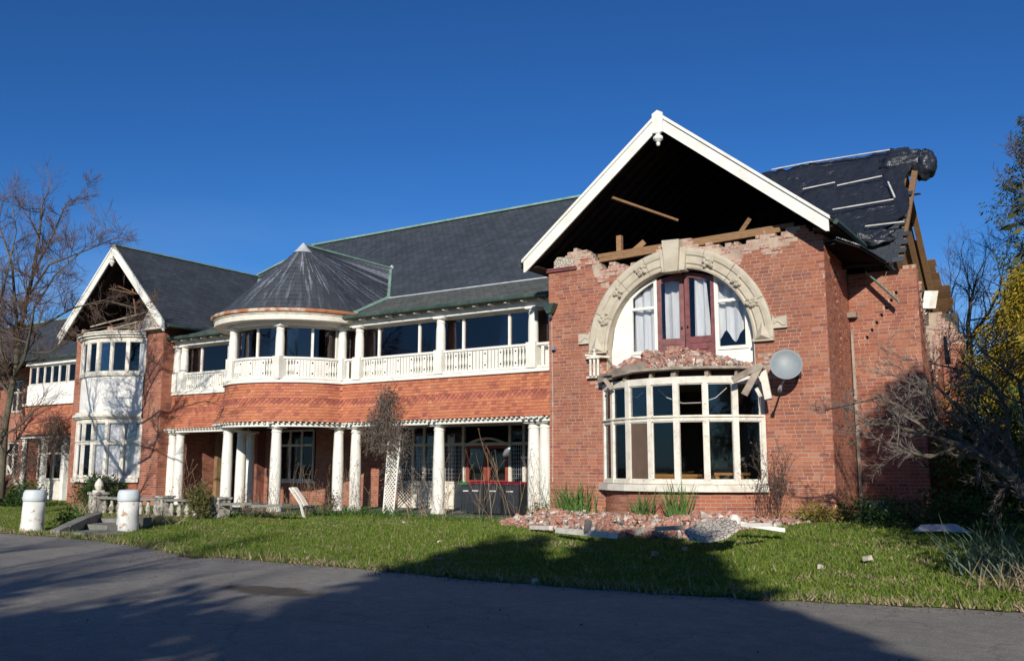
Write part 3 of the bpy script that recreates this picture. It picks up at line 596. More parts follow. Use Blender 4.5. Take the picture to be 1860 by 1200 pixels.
# ---------------------------------------------------------------- verandah facade
YC = 22.6; TCX, TCY, TR = -24.1, 22.9, 2.4; XE0, XE1 = -30.59, XL
def fpath(d, x0=XE0, x1=XE1, step=.16):
    """plan line of the verandah front pushed out by d (left to right)"""
    R_ = TR+d; yl = YC-d; h = TCY-yl; dx = math.sqrt(R_*R_-h*h); a0 = math.atan2(yl-TCY, -dx); a1 = math.atan2(yl-TCY, dx)
    if a0 > 0: a0 -= 2*PI
    n = max(8, int(R_*(a1-a0)/step)); arc = [(TCX+R_*math.cos(a0+(a1-a0)*i/n), TCY+R_*math.sin(a0+(a1-a0)*i/n)) for i in range(n+1)]
    return [(x0, yl)]+arc+[(x1, yl)]
def plen(pts):
    L = [0]
    for p, q in zip(pts, pts[1:]): L.append(L[-1]+math.hypot(q[0]-p[0], q[1]-p[1]))
    return L
def pat(pts, L, s): return V((float(np.interp(s, L, [p[0] for p in pts])), float(np.interp(s, L, [p[1] for p in pts]))))
# tile-hung skirt
NC = 13; ZT, ZB = 4.30, 3.03
def dz(z): t = (ZT-z)/(ZT-ZB); return .07+.36*max(0, t)**2.1
skirt = MB(); band(skirt, fpath(.05), 0, 3.0, 4.34, .22); sk = skirt.build('tile_hung_wall', MT['tile_dark'], house)
def skirt_tiles(pf, skobj, single_from=None, pitch=.165):
    allb = MB(); R = random.Random(3); H_ = (ZT-ZB)/NC; meshes = {}; nsing = 0
    for j in range(NC):
        zt = ZT-j*H_; zb = zt-H_; d0, d1 = dz(zt-.0), dz(zb); path = pf(d1+.028); pt2 = pf(dz(zt+.5*H_)-.006); L = plen(path); L2 = plen(pt2); sc_ = j in (5, 6); n = int(L[-1]/pitch); mi = 1 if sc_ or (j in (7,) and R.random() < .1) else 0
        off = .5*(j % 2)
        for i in range(-1, n+1):
            s0, s1 = max(0, (i+off)*pitch+.003), min(L[-1], (i+off+1)*pitch-.003)
            if s1-s0 < .04: continue
            r = L2[-1]/L[-1]; p, q = pat(path, L, s0), pat(path, L, s1); a, c = pat(pt2, L2, s0*r), pat(pt2, L2, s1*r)
            jj = R.uniform(-.004, .006); dd = V((0, jj, 0))
            P0, P1, P2, P3 = V((p.x, p.y, zb+jj)), V((q.x, q.y, zb+jj)), V((c.x, c.y, zt+.5*H_)), V((a.x, a.y, zt+.5*H_))
            if single_from is not None and not sc_ and p.x > single_from and nsing < 300 and abs(s1-s0-(pitch-.006)) < 1e-4 and s1 < L[-1]-.01:
                if j not in meshes:
                    b = MB(); o = P0; t = V((0, .014, 0)); b.add([P0-o, P1-o, P2-o, P3-o, P0-o+t, P1-o+t, P2-o+t, P3-o+t], [(0, 1, 2, 3), (0, 4, 5, 1), (0, 3, 7, 4), (1, 5, 6, 2), (4, 7, 6, 5), (3, 2, 6, 7)]); meshes[j] = b.mesh('tile', MT['tile'])
                obj('tile', meshes[j], skobj, loc=P0+dd); nsing += 1; continue
            n_ = V((q.y-p.y, p.x-q.x, 0)).normalized()
            if n_.y > 0 and abs(n_.y) > .5: n_ = -n_
            t = -n_*.014
            if sc_:
                m0, m1 = P0.lerp(P3, .55), P1.lerp(P2, .55); k1, k2 = P0.lerp(P1, .2), P0.lerp(P1, .8); k0 = P0.lerp(P1, .5); dn = V((0, 0, -.012)); k1 = k1.lerp(P3, .12); k2 = k2.lerp(P2, .12)
                pl = [m0, k1, k0+dn, k2, m1, P2, P3]; o = len(pl); allb.add(pl+[x+t for x in pl], [tuple(range(o)), (0, o, o+1, 1), (1, o+1, o+2, 2), (2, o+2, o+3, 3), (3, o+3, o+4, 4)], 1)
            else: allb.add([P0, P1, P2, P3, P0+t, P1+t, P2+t, P3+t], [(0, 1, 2, 3), (0, 4, 5, 1), (0, 3, 7, 4), (1, 5, 6, 2)], 1 if R.random() < .04 else 0)
    allb.build('tiling', [MT['tile'], MT['tile_dark']], skobj, kind='stuff')
skirt_tiles(lambda d: fpath(d), sk, -16.6)
# mouldings, balustrade, frieze
b = MB(); band(b, fpath(.16), 0, 4.32, 4.37, .3); band(b, fpath(.12), 0, 4.372, 4.43, .28); b.build('cornice_moulding', MT['white'], house)
b = MB(); band(b, fpath(.04), 0, 4.45, 4.51, .1); band(b, fpath(.06), 0, 5.10, 5.17, .14); bal = b.build('balustrade', MT['white'], house)
def baluster_mesh(kind):
    b = MB()
    if kind == 'T':
        b.box(-.035, .035, -.025, .025, 0, .07); b.box(-.035, .035, -.025, .025, .52, .59)
        b.lathe([(.018, .07), (.03, .10), (.018, .13), (.042, .22), (.036, .36), (.022, .44), (.034, .48), (.018, .52)], 6)
    elif kind == 'F': b.box(-.048, .048, -.012, .012, 0, .59)
    else:
        b.box(-.075, .075, -.018, .012, 0, .59)
        for z in (.12, .47): b.prism([(.03*math.cos(PI*k/4), -.0185, z+.03*math.sin(PI*k/4)) for k in range(8)], (0, -.0015, 0), 1)  # dark discs laid on the panel, standing in for shaded holes
    return b.mesh('baluster', [MT['white'], MT['dark']])
BM = {k: baluster_mesh(k) for k in 'TFP'}
def fill_bal(path, L, s0, s1, pattern, parent=None):
    wd = {'T': .105, 'F': .115, 'P': .18}; tot = sum(wd[c] for c in pattern); k = (s1-s0)/tot; s = s0
    for c in pattern:
        m = s+wd[c]*k/2; s += wd[c]*k; p = pat(path, L, m); q = pat(path, L, m+.02); a = math.atan2(q.y-p.y, q.x-p.x)
        obj('baluster', BM[c], parent or bal, mw=Matrix.Translation((p.x, p.y, 4.51)) @ Matrix.Rotation(a, 4, 'Z'))
bpth = fpath(.0); bL = plen(bpth)
def s_of(x, y): return min((math.hypot(pat(bpth, bL, s/20).x-x, pat(bpth, bL, s/20).y-y), s/20) for s in range(int(bL[-1]*20)))[1]
def col_pt(a, r=TR): return (TCX+r*math.cos(math.radians(a)), TCY+r*math.sin(math.radians(a)))
ucols = [(-30.5, YC), (-30.08, YC), (-26.85, YC), col_pt(-110), col_pt(-59), col_pt(-8), (-20.97, YC), (-17.55, YC), (-14.13, YC)]
def column(x, y, z0, z1, r0, r1, sq=None, name='column'):
    b = MB(); h = z1-z0
    if sq: b.box(x-r0*1.08, x+r0*1.08, y-r0*1.08, y+r0*1.08, z0, sq); zz = sq
    else: b.lathe([(r0*1.3, 0), (r0*1.3, .07), (r0*1.15, .09), (r0*1.2, .12), (r0, .15)], 18, (x, y, z0)); zz = z0+.15
    H_ = z1-zz; b.lathe([(r0, 0), (r0, H_*.35), (r0*.97, H_*.6), (r1, H_-.22), (r1, H_-.20), (r1*1.14, H_-.19), (r1*1.14, H_-.165), (r1, H_-.155), (r1, H_-.10), (r1*1.28, H_-.055)], 20, (x, y, zz))
    b.box(x-r1*1.45, x+r1*1.45, y-r1*1.45, y+r1*1.45, z1-.055, z1); return b.build(name, MT['white'], house, smooth=False)
for x, y in ucols: column(x, y, 4.44, 6.23, .15, .125, 5.19)
b = MB(); b.box(XL-.22, XL-.02, YC-.14, YC+.12, 4.44, 6.23); b.build('pilaster', MT['white'], house)
ss = sorted(s_of(x, y) for x, y in ucols); ss = [0]+ss+[bL[-1]]
for a, c in zip(ss, ss[1:]):
    a += .19; c -= .19; d = c-a
    if d > 2.6: pt = 'TTTPTTTPFFFPFFFPTTTPTTT'
    elif d > 1.6: pt = 'TTTPFFFPFFFPTTT'
    elif d > .5: pt = 'FTTTF'
    elif d > .1: pt = 'FF'
    else: continue
    fill_bal(bpth, bL, a, c, pt)
b = MB(); band(b, fpath(.10), 0, 6.23, 6.46, .3); b.build('frieze', MT['white'], house)
# glazed sleeping porch behind the balustrade
gp = fpath(-.28); gL = plen(gp)
b = MB(); band(b, fpath(-.24), 0, 4.4, 5.12, .06); band(b, fpath(-.24), 0, 6.17, 6.24, .07)
def gs(x, y): return min((math.hypot(pat(gp, gL, s/25).x-x, pat(gp, gL, s/25).y-y), s/25) for s in range(int(gL[-1]*25)))[1]
mulls = [gs(x, 22.88) for x in (-30.3, -29.39, -27.82, -21.2, -20.32, -18.6, -17.72, -16.84, -15.11, -14.17, -13.4)]+[gs(*col_pt(a, 2.12)) for a in (-172, -150, -132, -118, -84, -33, -9)]
mulls = sorted(mulls)
for s in mulls:
    p, q = pat(gp, gL, s), pat(gp, gL, s+.03); d = (q-p).normalized(); b.obox((p.x, p.y, 5.65), (d.x*.04, d.y*.04, 0), (-d.y*.05, d.x*.05, 0), (0, 0, .55))
glz = b.build('glazing_frame', MT['white'], house)
mulls = [0]+mulls+[gL[-1]]
for a, c in zip(mulls, mulls[1:]):
    n = max(1, int((c-a)/.3)) if any(gs(*col_pt(t, 2.12)) for t in ()) else 4; g_ = MB(); pts = [tuple(pat(gp, gL, a+(c-a)*i/n)) for i in range(n+1)]
    band(g_, pts, 0, 5.12, 6.18, .006); g_.build('pane', MT['glass_dark'], glz)
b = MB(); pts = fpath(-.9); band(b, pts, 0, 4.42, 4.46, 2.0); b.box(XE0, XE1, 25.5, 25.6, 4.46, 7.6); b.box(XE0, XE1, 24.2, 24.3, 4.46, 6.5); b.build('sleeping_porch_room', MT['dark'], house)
for x in (-16.4, -19.2): pass
b = MB(); b.beam((-17.45, 23.6, 5.72), (-16.9, 23.6, 5.95), .05, .05); b.build('fallen_batten', MT['white'], house)
# beam, corbels and columns of the ground floor
b = MB(); band(b, fpath(.30), 0, 2.88, 2.97, .46); band(b, fpath(.33), 0, 2.971, 2.99, .3); b.build('verandah_beam', MT['white'], house)
cp = fpath(.36); cL = plen(cp); b = MB(); s = .1
while s < cL[-1]:
    p, q = pat(cp, cL, s), pat(cp, cL, s+.02); d = (q-p).normalized(); b.obox((p.x-d.y*-.02, p.y+.02, 3.0), (d.x*.03, d.y*.03, 0), (-d.y*.1, d.x*.1, 0), (0, 0, .018)); s += .17
b.build('rafter_foot', MT['white'], house, kind='stuff')
lcols = [(-30.55, YC), (-30.09, YC), (-26.6, YC), (-27.3, 23.6), col_pt(-113), col_pt(-59), col_pt(-9), (-21.02, YC), (-17.57, YC), (-14.12, YC), (-13.74, YC)]
for i, (x, y) in enumerate(lcols):
    column(x, y, .18, 2.89, .185, .155)
b = MB()
for x, y in lcols:
    for s in (-.1, .1):
        if y < 23: b.obox((x+s, y-.36, 2.995), (.035, 0, 0), (0, .12, .02), (0, -.005, .03))
b.build('corbel', MT['white'], house)
b = MB(); band(b, fpath(.42), 0, .09, .18, .9); fl = b.build('verandah_edge', MT['slab'], house)
b = MB(); band(b, fpath(.34), 0, -.1, .09, .5); b.build('plinth', MT['brick'], house)
b = MB(); band(b, fpath(-.35), 0, .05, .17, 2.9); b.box(XE0, XE1, 22.9, 25.5, .05, .172); b.build('verandah_floor', MT['concrete'], house)
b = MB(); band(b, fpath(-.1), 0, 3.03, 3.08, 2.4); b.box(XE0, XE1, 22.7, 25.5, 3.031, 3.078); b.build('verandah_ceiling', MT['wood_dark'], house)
# back wall of the verandah
def in_back(u, z):
    if -27.85 < u < -25.83 and z > 1.02: return False
    if -32.6 < u < -31.9 and z < 2.4: return False
    return u < -21.55
brick_wall('back', (0, 25.5, 0), (1, 0, 0), (0, -1, 0), XE0, XL, .1, 3.05, in_back, thick=.2)
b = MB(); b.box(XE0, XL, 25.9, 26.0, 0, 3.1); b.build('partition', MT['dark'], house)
def simple_win(x0, x1, z0, z1, y, nc, zt, parent=house, mat=MT['white2'], gm=MT['glass'], name='window', fw=.06, casement=True):
    b = MB(); b.box(x0, x1, y-.05, y+.04, z0, z0+.08); b.box(x0, x1, y-.05, y+.04, z1-.07, z1)
    if zt: b.box(x0+.01, x1-.01, y-.055, y+.035, zt-.04, zt+.04)
    for i in range(nc+1): x = x0+(x1-x0)*i/nc; b.box(max(x0, x-fw/1.6), min(x1, x+fw/1.6), y-.045, y+.03, z0+.08, z1-.07)
    f = b.build(name, mat, parent)
    for i in range(nc):
        xa, xb = x0+(x1-x0)*i/nc+.05, x0+(x1-x0)*(i+1)/nc-.05
        for za, zb in (((z0+.08, zt-.04), (zt+.04, z1-.07)) if zt else ((z0+.08, z1-.07),)):
            g_ = MB(); g_.box(xa, xb, y-.005, y, za, zb); g_.build('pane', gm, f)
    return f
simple_win(-27.8, -25.88, 1.05, 3.02, 25.5, 3, 2.42)
b = MB(); b.box(-28.0, -25.7, 25.4, 25.55, .98, 1.05); b.build('window_sill', MT['white2'], house)
b = MB(); b.box(-29.45, -28.6, 25.1, 25.5, .18, 3.02); b.build('brick_pier', MT['brick'], house)
b = MB(); b.box(-30.3, -30.12, 24.4, 24.6, .18, 3.0); b.box(-32.2, -29.9, 24.9, 24.98, .18, 3.0); b.build('ochre_post', MT['ochre'], house)
# timber and glass screen with arched front door
screen = MB()
for x0, x1 in ((-21.5, -18.62), (-16.85, XL)):
    screen.box(x0, x1, 25.40, 25.5, .18, 1.04); screen.box(x0-.0, x1, 25.36, 25.5, 1.04, 1.10); screen.box(x0, x1, 25.38, 25.39, .26, .30)
    k = int((x1-x0)/.6)
    for i in range(k+1): xx = x0+(x1-x0)*i/k; screen.box(xx-.03, xx+.03, 25.37, 25.395, .18, 1.04)
screen.box(-21.5, XL, 25.38, 25.48, 2.30, 2.40); screen.box(-21.5, XL, 25.38, 25.48, 2.95, 3.03)
for x in (-21.5, -20.9, -20.4, -19.55, -18.7, -16.8, -16.25, -15.4, -14.6, -13.7): screen.box(x-.05, x+.05, 25.37, 25.47, 1.1, 2.96)
sc_o = screen.build('porch_screen', MT['white2'], house)
for x0, x1 in ((-21.45, -20.95), (-20.85, -20.45), (-20.35, -19.6), (-19.5, -18.75), (-16.75, -16.3), (-16.2, -15.45), (-15.35, -14.65), (-14.55, -13.75)):
    for z0, z1 in ((1.1, 2.3), (2.4, 2.95)):
        g_ = MB(); g_.box(x0, x1, 25.43, 25.436, z0, z1)
        g_.build('pane', MT['glass'], sc_o)
        if z0 < 2:
            l = MB()
            for k in range(1, 5): xx = x0+(x1-x0)*k/5; l.box(xx-.006, xx+.006, 25.42, 25.43, z0, z1)
            for k in range(1, 9): zz = z0+(z1-z0)*k/9; l.box(x0, x1, 25.42, 25.43, zz-.006, zz+.006)
            l.build('lead_bars', MT['lampgrey'], sc_o)
b = MB(); dx0, dx1 = -18.6, -16.87; n = 10; cxm = (dx0+dx1)/2
arc = [(dx0+(dx1-dx0)*i/n, 2.28+.22*math.sin(PI*i/n)) for i in range(n+1)]
for (xa, za), (xb, zb) in zip(arc, arc[1:]): b.prism([(xa, 25.36, za), (xb, 25.36, zb), (xb, 25.36, zb+.07), (xa, 25.36, za+.07)], (0, .1, 0))
b.build('door_arch', MT['white2'], house)
for x0, x1 in ((dx0, cxm-.01), (cxm+.01, dx1)):
    b = MB(); b.box(x0, x0+.12, 25.40, 25.46, .18, 2.3); b.box(x1-.12, x1, 25.40, 25.46, .18, 2.3); b.box(x0+.12, x1-.12, 25.40, 25.46, .18, 1.15); b.box(x0+.12, x1-.12, 25.40, 25.46, 2.2, 2.36)
    b.box(x0+.2, x1-.2, 25.37, 25.41, .35, 1.0); d_ = b.build('front_door', MT['redbrown'], house)
    g_ = MB(); g_.box(x0+.12, x1-.12, 25.43, 25.436, 1.15, 2.2); g_.build('pane', MT['glass'], d_)
b = MB(); b.box(-33, -29.5, 25.42, 25.5, .18, 1.1); b.build('door_panel', MT['redbrown'], house)
# side wall of the left wing, wall left of porch
LX0, LX1, LY = -36.45, -30.59, 22.0
brick_wall('leftside', (LX1, 0, 0), (0, 1, 0), (1, 0, 0), LY+.014, 25.5, .1, 7.2, lambda u, z: True, thick=.25)
def in_left(u, z):
    d = abs(u+33.75)
    if d < 2.0 and z > .95 and z < 6.9: return False
    if z > 6.9: return z < 7.0+.25*math.sin(u*5)*math.sin(u*1.7)+.1*math.sin(u*21)
    return True
brick_wall('leftfront', (0, LY, 0), (1, 0, 0), (0, -1, 0), LX0, LX1, .1, 7.4, in_left, thick=.25, pale=lambda u, z: z > 6.8)
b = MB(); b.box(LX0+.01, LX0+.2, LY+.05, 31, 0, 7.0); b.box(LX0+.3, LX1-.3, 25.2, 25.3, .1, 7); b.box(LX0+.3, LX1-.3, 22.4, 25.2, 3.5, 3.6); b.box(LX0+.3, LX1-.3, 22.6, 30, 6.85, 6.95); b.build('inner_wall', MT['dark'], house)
lbp = bow_pts(-33.75, LY, 2.05, .95, 7)
bow_window(lbp, 1.16, 3.45, 2.52, MT['white2'], MT['glass'], pw=.06)
b = MB(); band(b, lbp, .12, 1.0, 1.15, .3); b.build('window_sill', MT['white2'], house)
b = MB(); band(b, bow_pts(-33.75, LY, 2.0, .9, 16), 0, .0, 1.0, .12); b.build('bay_wall', MT['brick'], house)
b = MB(); band(b, bow_pts(-33.75, LY, 2.0, .9, 16), 0, 3.7, 5.12, .12); b.build('stucco_apron', MT['render'], house)
b = MB(); band(b, lbp, .20, 3.52, 3.62, .3); band(b, lbp, .12, 3.46, 3.519, .2); band(b, lbp, .10, 3.621, 3.72, .2); band(b, lbp, .05, 5.12, 5.2, .15); b.build('bay_cornice', MT['white2'], house)
bow_window(lbp, 5.2, 6.62, 0, MT['white2'], MT['glass'], pw=.06)
b = MB(); band(b, lbp, .12, 6.63, 6.72, .25); band(b, lbp, .22, 6.721, 6.80, .5); band(b, lbp, .27, 6.801, 6.85, .9); b.build('bay_cornice', MT['white2'], house)
for i in range(7):
    a, c = lbp[i], lbp[i+1]
    if i in (1, 2, 3, 4, 5, 6):
        b = MB(); n = 14; m = 2
        for z in (1.25, 3.35):
            for k in range(n+1):
                t = k/n; b.v.append((a[0]+(c[0]-a[0])*t, a[1]+(c[1]-a[1])*t+.16+.02*math.sin(k*2.2), z))
        for k in range(n): b.f.append((k, k+1, n+2+k, n+1+k)); b.m.append(0)
        b.build('curtain', MT['lace'], None, label='grey lace curtain in the %s light of the lower left bow window' % ('x second third fourth fifth sixth rightmost'.split()[i]), cat='curtain', group='lace curtains of the lower left bow window')
    if i in (2, 6):
        b = MB(); n = 10
        for z in (5.3, 6.5):
            for k in range(n+1):
                t = (.45 if i == 6 else 0)+.55*k/n; b.v.append((a[0]+(c[0]-a[0])*t, a[1]+(c[1]-a[1])*t+.16+.02*math.sin(k*2.2), z))
        for k in range(n): b.f.append((k, k+1, n+2+k, n+1+k)); b.m.append(0)
        b.build('curtain', MT['curtain'], None, label='pale curtain drawn to the %s of the upper left bow window' % ('left part' if i == 2 else 'right end'), cat='curtain')
# debris remnant in the left gable
b = MB(); b.prism([(-31.75, 21.75, 6.9), (-30.35, 21.75, 6.98), (-30.95, 21.75, 7.75), (-31.25, 21.75, 7.72), (-31.6, 21.75, 7.3)], (0, .22, 0)); b.build('pebbledash_remnant', MT['pebble'], house)
b = MB(); b.box(-31.8, -30.4, 21.7, 21.95, 6.86, 6.92); b.build('string_course', MT['white2'], house)
GX, GZ, GS = -33.3, 10.42, .97
b = MB()
for s in (-1, 1): slab(b, [(GX, 21.42, GZ), (GX+s*3.62, 21.42, GZ-GS*3.62), (GX+s*3.62, 31, GZ-GS*3.62), (GX, 31, GZ)], .07)
lr = b.build('roof', MT['wood_dark'], house)
slates('slate', lr, (GX+3.64, 21.4, GZ-GS*3.64), (0, 1, 0), (-1, 0, GS), 34, 25, .29, .202, lambda p: p.y < 29.5, MT['slate'])
b = MB()
for k in range(20):
    y = 21.8+k*.45
    for s in (-1, 1): b.beam((GX, y, GZ-.2), (GX+s*3.5, y, GZ-.2-GS*3.5), .05, .12, up=(0, 1, 0))
    if k in (1, 4): b.box(GX-1.6, GX+1.6, y-.03, y+.03, 8.5, 8.62)
b.build('rafter', MT['wood_dark'], lr, kind='stuff')
barge(GX, 21.42, GZ, GS, 3.5, .42)
b = MB(); b.lathe([(.05, 0), (.12, -.05), (.06, -.1), (.13, -.18), (.08, -.26), (.03, -.34)], 8, (GX, 21.34, GZ-.52)); b.build('finial', MT['white2'], house)
b = MB(); b.beam((GX, 21.4, GZ+.03), (GX, 29.0, GZ+.03), .16, .05); b.build('ridge_flashing', MT['verdigris'], lr)
b = MB(); b.tube([(GX+3.66, 21.45, 6.86), (GX+3.66, 25, 6.86)], [.065, .065], 6); b.build('gutter', MT['green'], house)
b = MB(); R = random.Random(8)
for k in range(6): y = 21.9+k*.3; b.beam((-35.6+R.uniform(0, 1), y, 7.05+R.uniform(0, .3)), (-31.6-R.uniform(0, 1), y, 7.35+R.uniform(-.1, .4)), .07, .05)
b.build('broken_timber', MT['wood_grey'], house, kind='stuff')
b = MB()
for k in range(9): y = 22+k*.2; b.beam((GX+R.uniform(-1.2, 0), y, R.uniform(8, 9.4)), (GX+R.uniform(.1, .9), y, R.uniform(7.6, 9)), .05, .03)
b.build('torn_lath', MT['wood'], house, kind='stuff')
# ---- lean-to roof, main roof, turret roof
def edge_strip(name, p, q, w_, h_, mat, parent, up=(0, 0, 1)):
    b = MB(); b.beam(p, q, w_, h_, up=up); return b.build(name, mat, parent)
LE = math.hypot(3.33, 1.25); zl = lambda y: 6.52+(y-22.17)*.375
b = MB(); slab(b, [(XE0, 22.17, 6.52), (XL, 22.17, 6.52), (XL, 25.55, zl(25.55)), (XE0, 25.55, zl(25.55))], .06); lt = b.build('roof', MT['wood_dark'], house)
slates('slate', lt, (XE0, 22.15, 6.52), (1, 0, 0), (0, 1, .375), 62, 18, .29, .205, lambda p: XE0 < p.x < XL-.1 and math.hypot(p.x-TCX, p.y-TCY) > 2.6, MT['slate2'])
g1 = fpath(.47)
for seg in (g1[:2], g1[-2:]):
    b = MB(); b.tube([(seg[0][0], seg[0][1], 6.50), (seg[1][0], seg[1][1], 6.50)], [.075, .075], 8); b.box(seg[0][0], seg[1][0], seg[0][1]+.05, seg[0][1]+.09, 6.42, 6.52); b.build('gutter', MT['green'], house)
x = XE0+.2
b = MB(); b.box(-.045, .045, 22.2, 22.6, 6.38, 6.45); REM = b.mesh('rafter_end', MT['white'])
while x < XL:
    if abs(x-TCX) > 2.75: obj('rafter_end', REM, house, loc=(x, 0, 0))
    x += .575
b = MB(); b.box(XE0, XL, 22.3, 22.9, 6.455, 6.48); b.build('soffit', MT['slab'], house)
b = MB(); p = V((-13.05, 22.05, 6.3)); b.add([(-13.3, 21.9, 6.42), (-12.75, 21.9, 6.42), (-12.75, 22.3, 6.42), (-13.3, 22.3, 6.42), (-13.13, 22.02, 6.05), (-12.93, 22.02, 6.05), (-12.93, 22.18, 6.05), (-13.13, 22.18, 6.05)], [(0, 1, 5, 4), (1, 2, 6, 5), (2, 3, 7, 6), (3, 0, 4, 7), (4, 5, 6, 7), (0, 3, 2, 1)])
b.tube([(-13.03, 22.1, 6.05), (-13.03, 22.1, 5.93)], [.05, .05], 8); b.build('rainwater_head', MT['green'], house)
def rwh(): 
    p = atY(1003, 560, 20.9); b = MB(); x, z = p.x, p.z
    b.prism([(x-.22, 20.75, z+.12), (x+.14, 20.75, z+.12), (x+.02, 20.75, z-.14), (x-.1, 20.75, z-.14)], (0, .22, 0)); b.tube([(x-.04, 20.86, z-.14), (x-.04, 20.86, z-.26)], [.045, .045], 8); b.build('rainwater_head', MT['green'], house)
rwh()
MY, MZ, MS, RY, RZM = 25.5, 7.75, .795, 31.1, 12.2
b = MB(); slab(b, [(-36.2, MY, MZ), (-12.9, MY, MZ), (-12.9, RY, RZM), (-32.0, RY, RZM)], .08); slab(b, [(-32, RY, RZM), (-12.9, RY, RZM), (-12.9, 36.7, MZ), (-36.2, 36.7, MZ)], .08); b.add([(-32, RY, RZM), (-36.2, MY, MZ), (-36.2, 36.7, MZ)], [(0, 1, 2)])
b.add([(-12.9, RY, RZM), (-12.9, MY, MZ), (-12.9, 36.7, MZ)], [(0, 1, 2)]); mr = b.build('roof', MT['wood_dark'], house)
slates('slate', mr, (-36, MY-.06, MZ-.048), (1, 0, 0), (0, 1, MS), 80, 35, .29, .205, lambda p: p.x > -36+(p.y-MY)*.74 and p.x < -12.95, MT['slate'])
edge_strip('ridge_flashing', (-32.05, RY-.02, RZM+.04), (-12.9, RY-.02, RZM+.04), .2, .08, MT['verdigris'], mr)
edge_strip('hip_flashing', (-32.0, RY, RZM+.03), (-34.9, 27.2, MZ+1.4), .2, .06, MT['verdigris'], mr)
edge_strip('lead_flashing', (XE0, MY-.05, MZ+.01), (XL, MY-.05, MZ+.01), .14, .035, MT['flash'], mr)
# cone
AZ, AR, AE = 9.50, 2.98, 6.64; KS = (AZ-AE)/AR; AYE = 28.2
def cone_ring(): 
    P = []; F = []; R = random.Random(2); rows = 17
    for j in range(rows):
        z0 = -(AZ-AE)*(1-j/rows); z1 = -(AZ-AE)*(1-(j+1.08)/rows); z1 = min(z1, -.02); r0, r1 = -z0/KS, -z1/KS; n = max(5, int(PI*r0/.24)); o_ = .5*(j % 2)
        for i in range(-1, n+1):
            a0 = max(-PI, -PI+PI*(i+o_)/n); a1 = min(0, -PI+PI*(i+o_+1)/n)
            if a1-a0 < .01: continue
            g_ = .004/r0; a0 += g_; a1 -= g_; l = .012+R.uniform(-.003, .004); o = len(P)
            for (r, z, a) in ((r0, z0, a0), (r0, z0, a1), (r1, z1, a1), (r1, z1, a0)):
                up = l if r == r0 else .002; P.append((r*math.cos(a), r*math.sin(a), z+up*1.4))
            P.append((r0*math.cos(a0), r0*math.sin(a0), z0-.01)); P.append((r0*math.cos(a1), r0*math.sin(a1), z0-.01)); F += [(o, o+1, o+2, o+3), (o+4, o+5, o+1, o)]
    me = bpy.data.meshes.new('slate'); me.from_pydata(P, [], F); me.materials.append(MT['slatecone']); me.update(); return me
b = MB(); n = 32
cv = [(TCX, TCY, AZ-.03)]+[(TCX+AR*math.cos(-PI+PI*i/n), TCY+AR*math.sin(-PI+PI*i/n), AE-.03) for i in range(n+1)]; b.add(cv, [(0, i, i+1) for i in range(1, n+1)])
for s in (-1, 1): slab(b, [(TCX, TCY, AZ-.03), (TCX+s*AR, TCY, AE-.03), (TCX+s*AR, AYE, AE-.03), (TCX, AYE, AZ-.03)], .05)
tr_ = b.build('turret_roof', MT['wood_dark'], house); obj('slate', cone_ring(), tr_, kind='stuff', loc=(TCX, TCY, AZ))
me_o = slates('slate', tr_, (AR, 0, AE-AZ), (0, 1, 0), (-1, 0, KS), 19, 20, .28, .206, lambda p: p.x > .02, MT['slatecone']); me_o.location = (TCX, TCY, AZ)
edge_strip('ridge_flashing', (TCX, TCY, AZ+.02), (TCX, 27.75, AZ+.02), .17, .07, MT['verdigris'], tr_)
b = MB(); b.lathe([(.36, -.33), (.24, -.2), (.03, .05)], 16, (TCX, TCY, AZ+.03)); b.build('cone_cap', MT['flash'], tr_)
hx = TCX+(AZ-(MZ+MS*(25.7-MY)))/KS
edge_strip('valley_flashing', (TCX+.03, 27.72, AZ-.0), (TCX+1.78, 25.62, 7.83), .26, .05, MT['verdigris'], tr_, up=(.5, -.3, 1))
b = MB(); b.lathe([(.07, -.1), (.09, .05), (.02, .12)], 8, (TCX+.03, 27.72, AZ+.04)); b.build('ridge_end', MT['flash'], tr_)
edge_strip('valley_flashing', (TCX+1.8, 25.62, 7.84), (TCX+2.9, 22.6, 6.74), .2, .05, MT['verdigris'], tr_, up=(.3, -.3, 1))
edge_strip('valley_flashing', (-30.2, 25.7, 7.45), (-32.6, 28.4, 10.15), .22, .06, MT['verdigris'], mr, up=(.6, -.4, 1))
def arcpts(r, a0=-PI, a1=0, n=40): return [(TCX+r*math.cos(a0+(a1-a0)*i/n), TCY+r*math.sin(a0+(a1-a0)*i/n)) for i in range(n+1)]
b = MB(); ap = arcpts(3.0, -PI*1.02, -.06); b.tube([(x, y, 6.64) for x, y in ap], [.068]*len(ap), 8); b.build('gutter', MT['rust'], tr_)
b = MB(); ap = arcpts(2.93, -PI*1.03, .02); band(b, ap, 0, 6.34, 6.53, .06); band(b, ap, .04, 6.53, 6.58, .1); b.build('fascia', MT['white2'], tr_)
b = MB(); band(b, arcpts(2.88, -PI*1.03, .02), 0, 6.345, 6.37, .6); b.build('soffit', MT['white'], tr_)
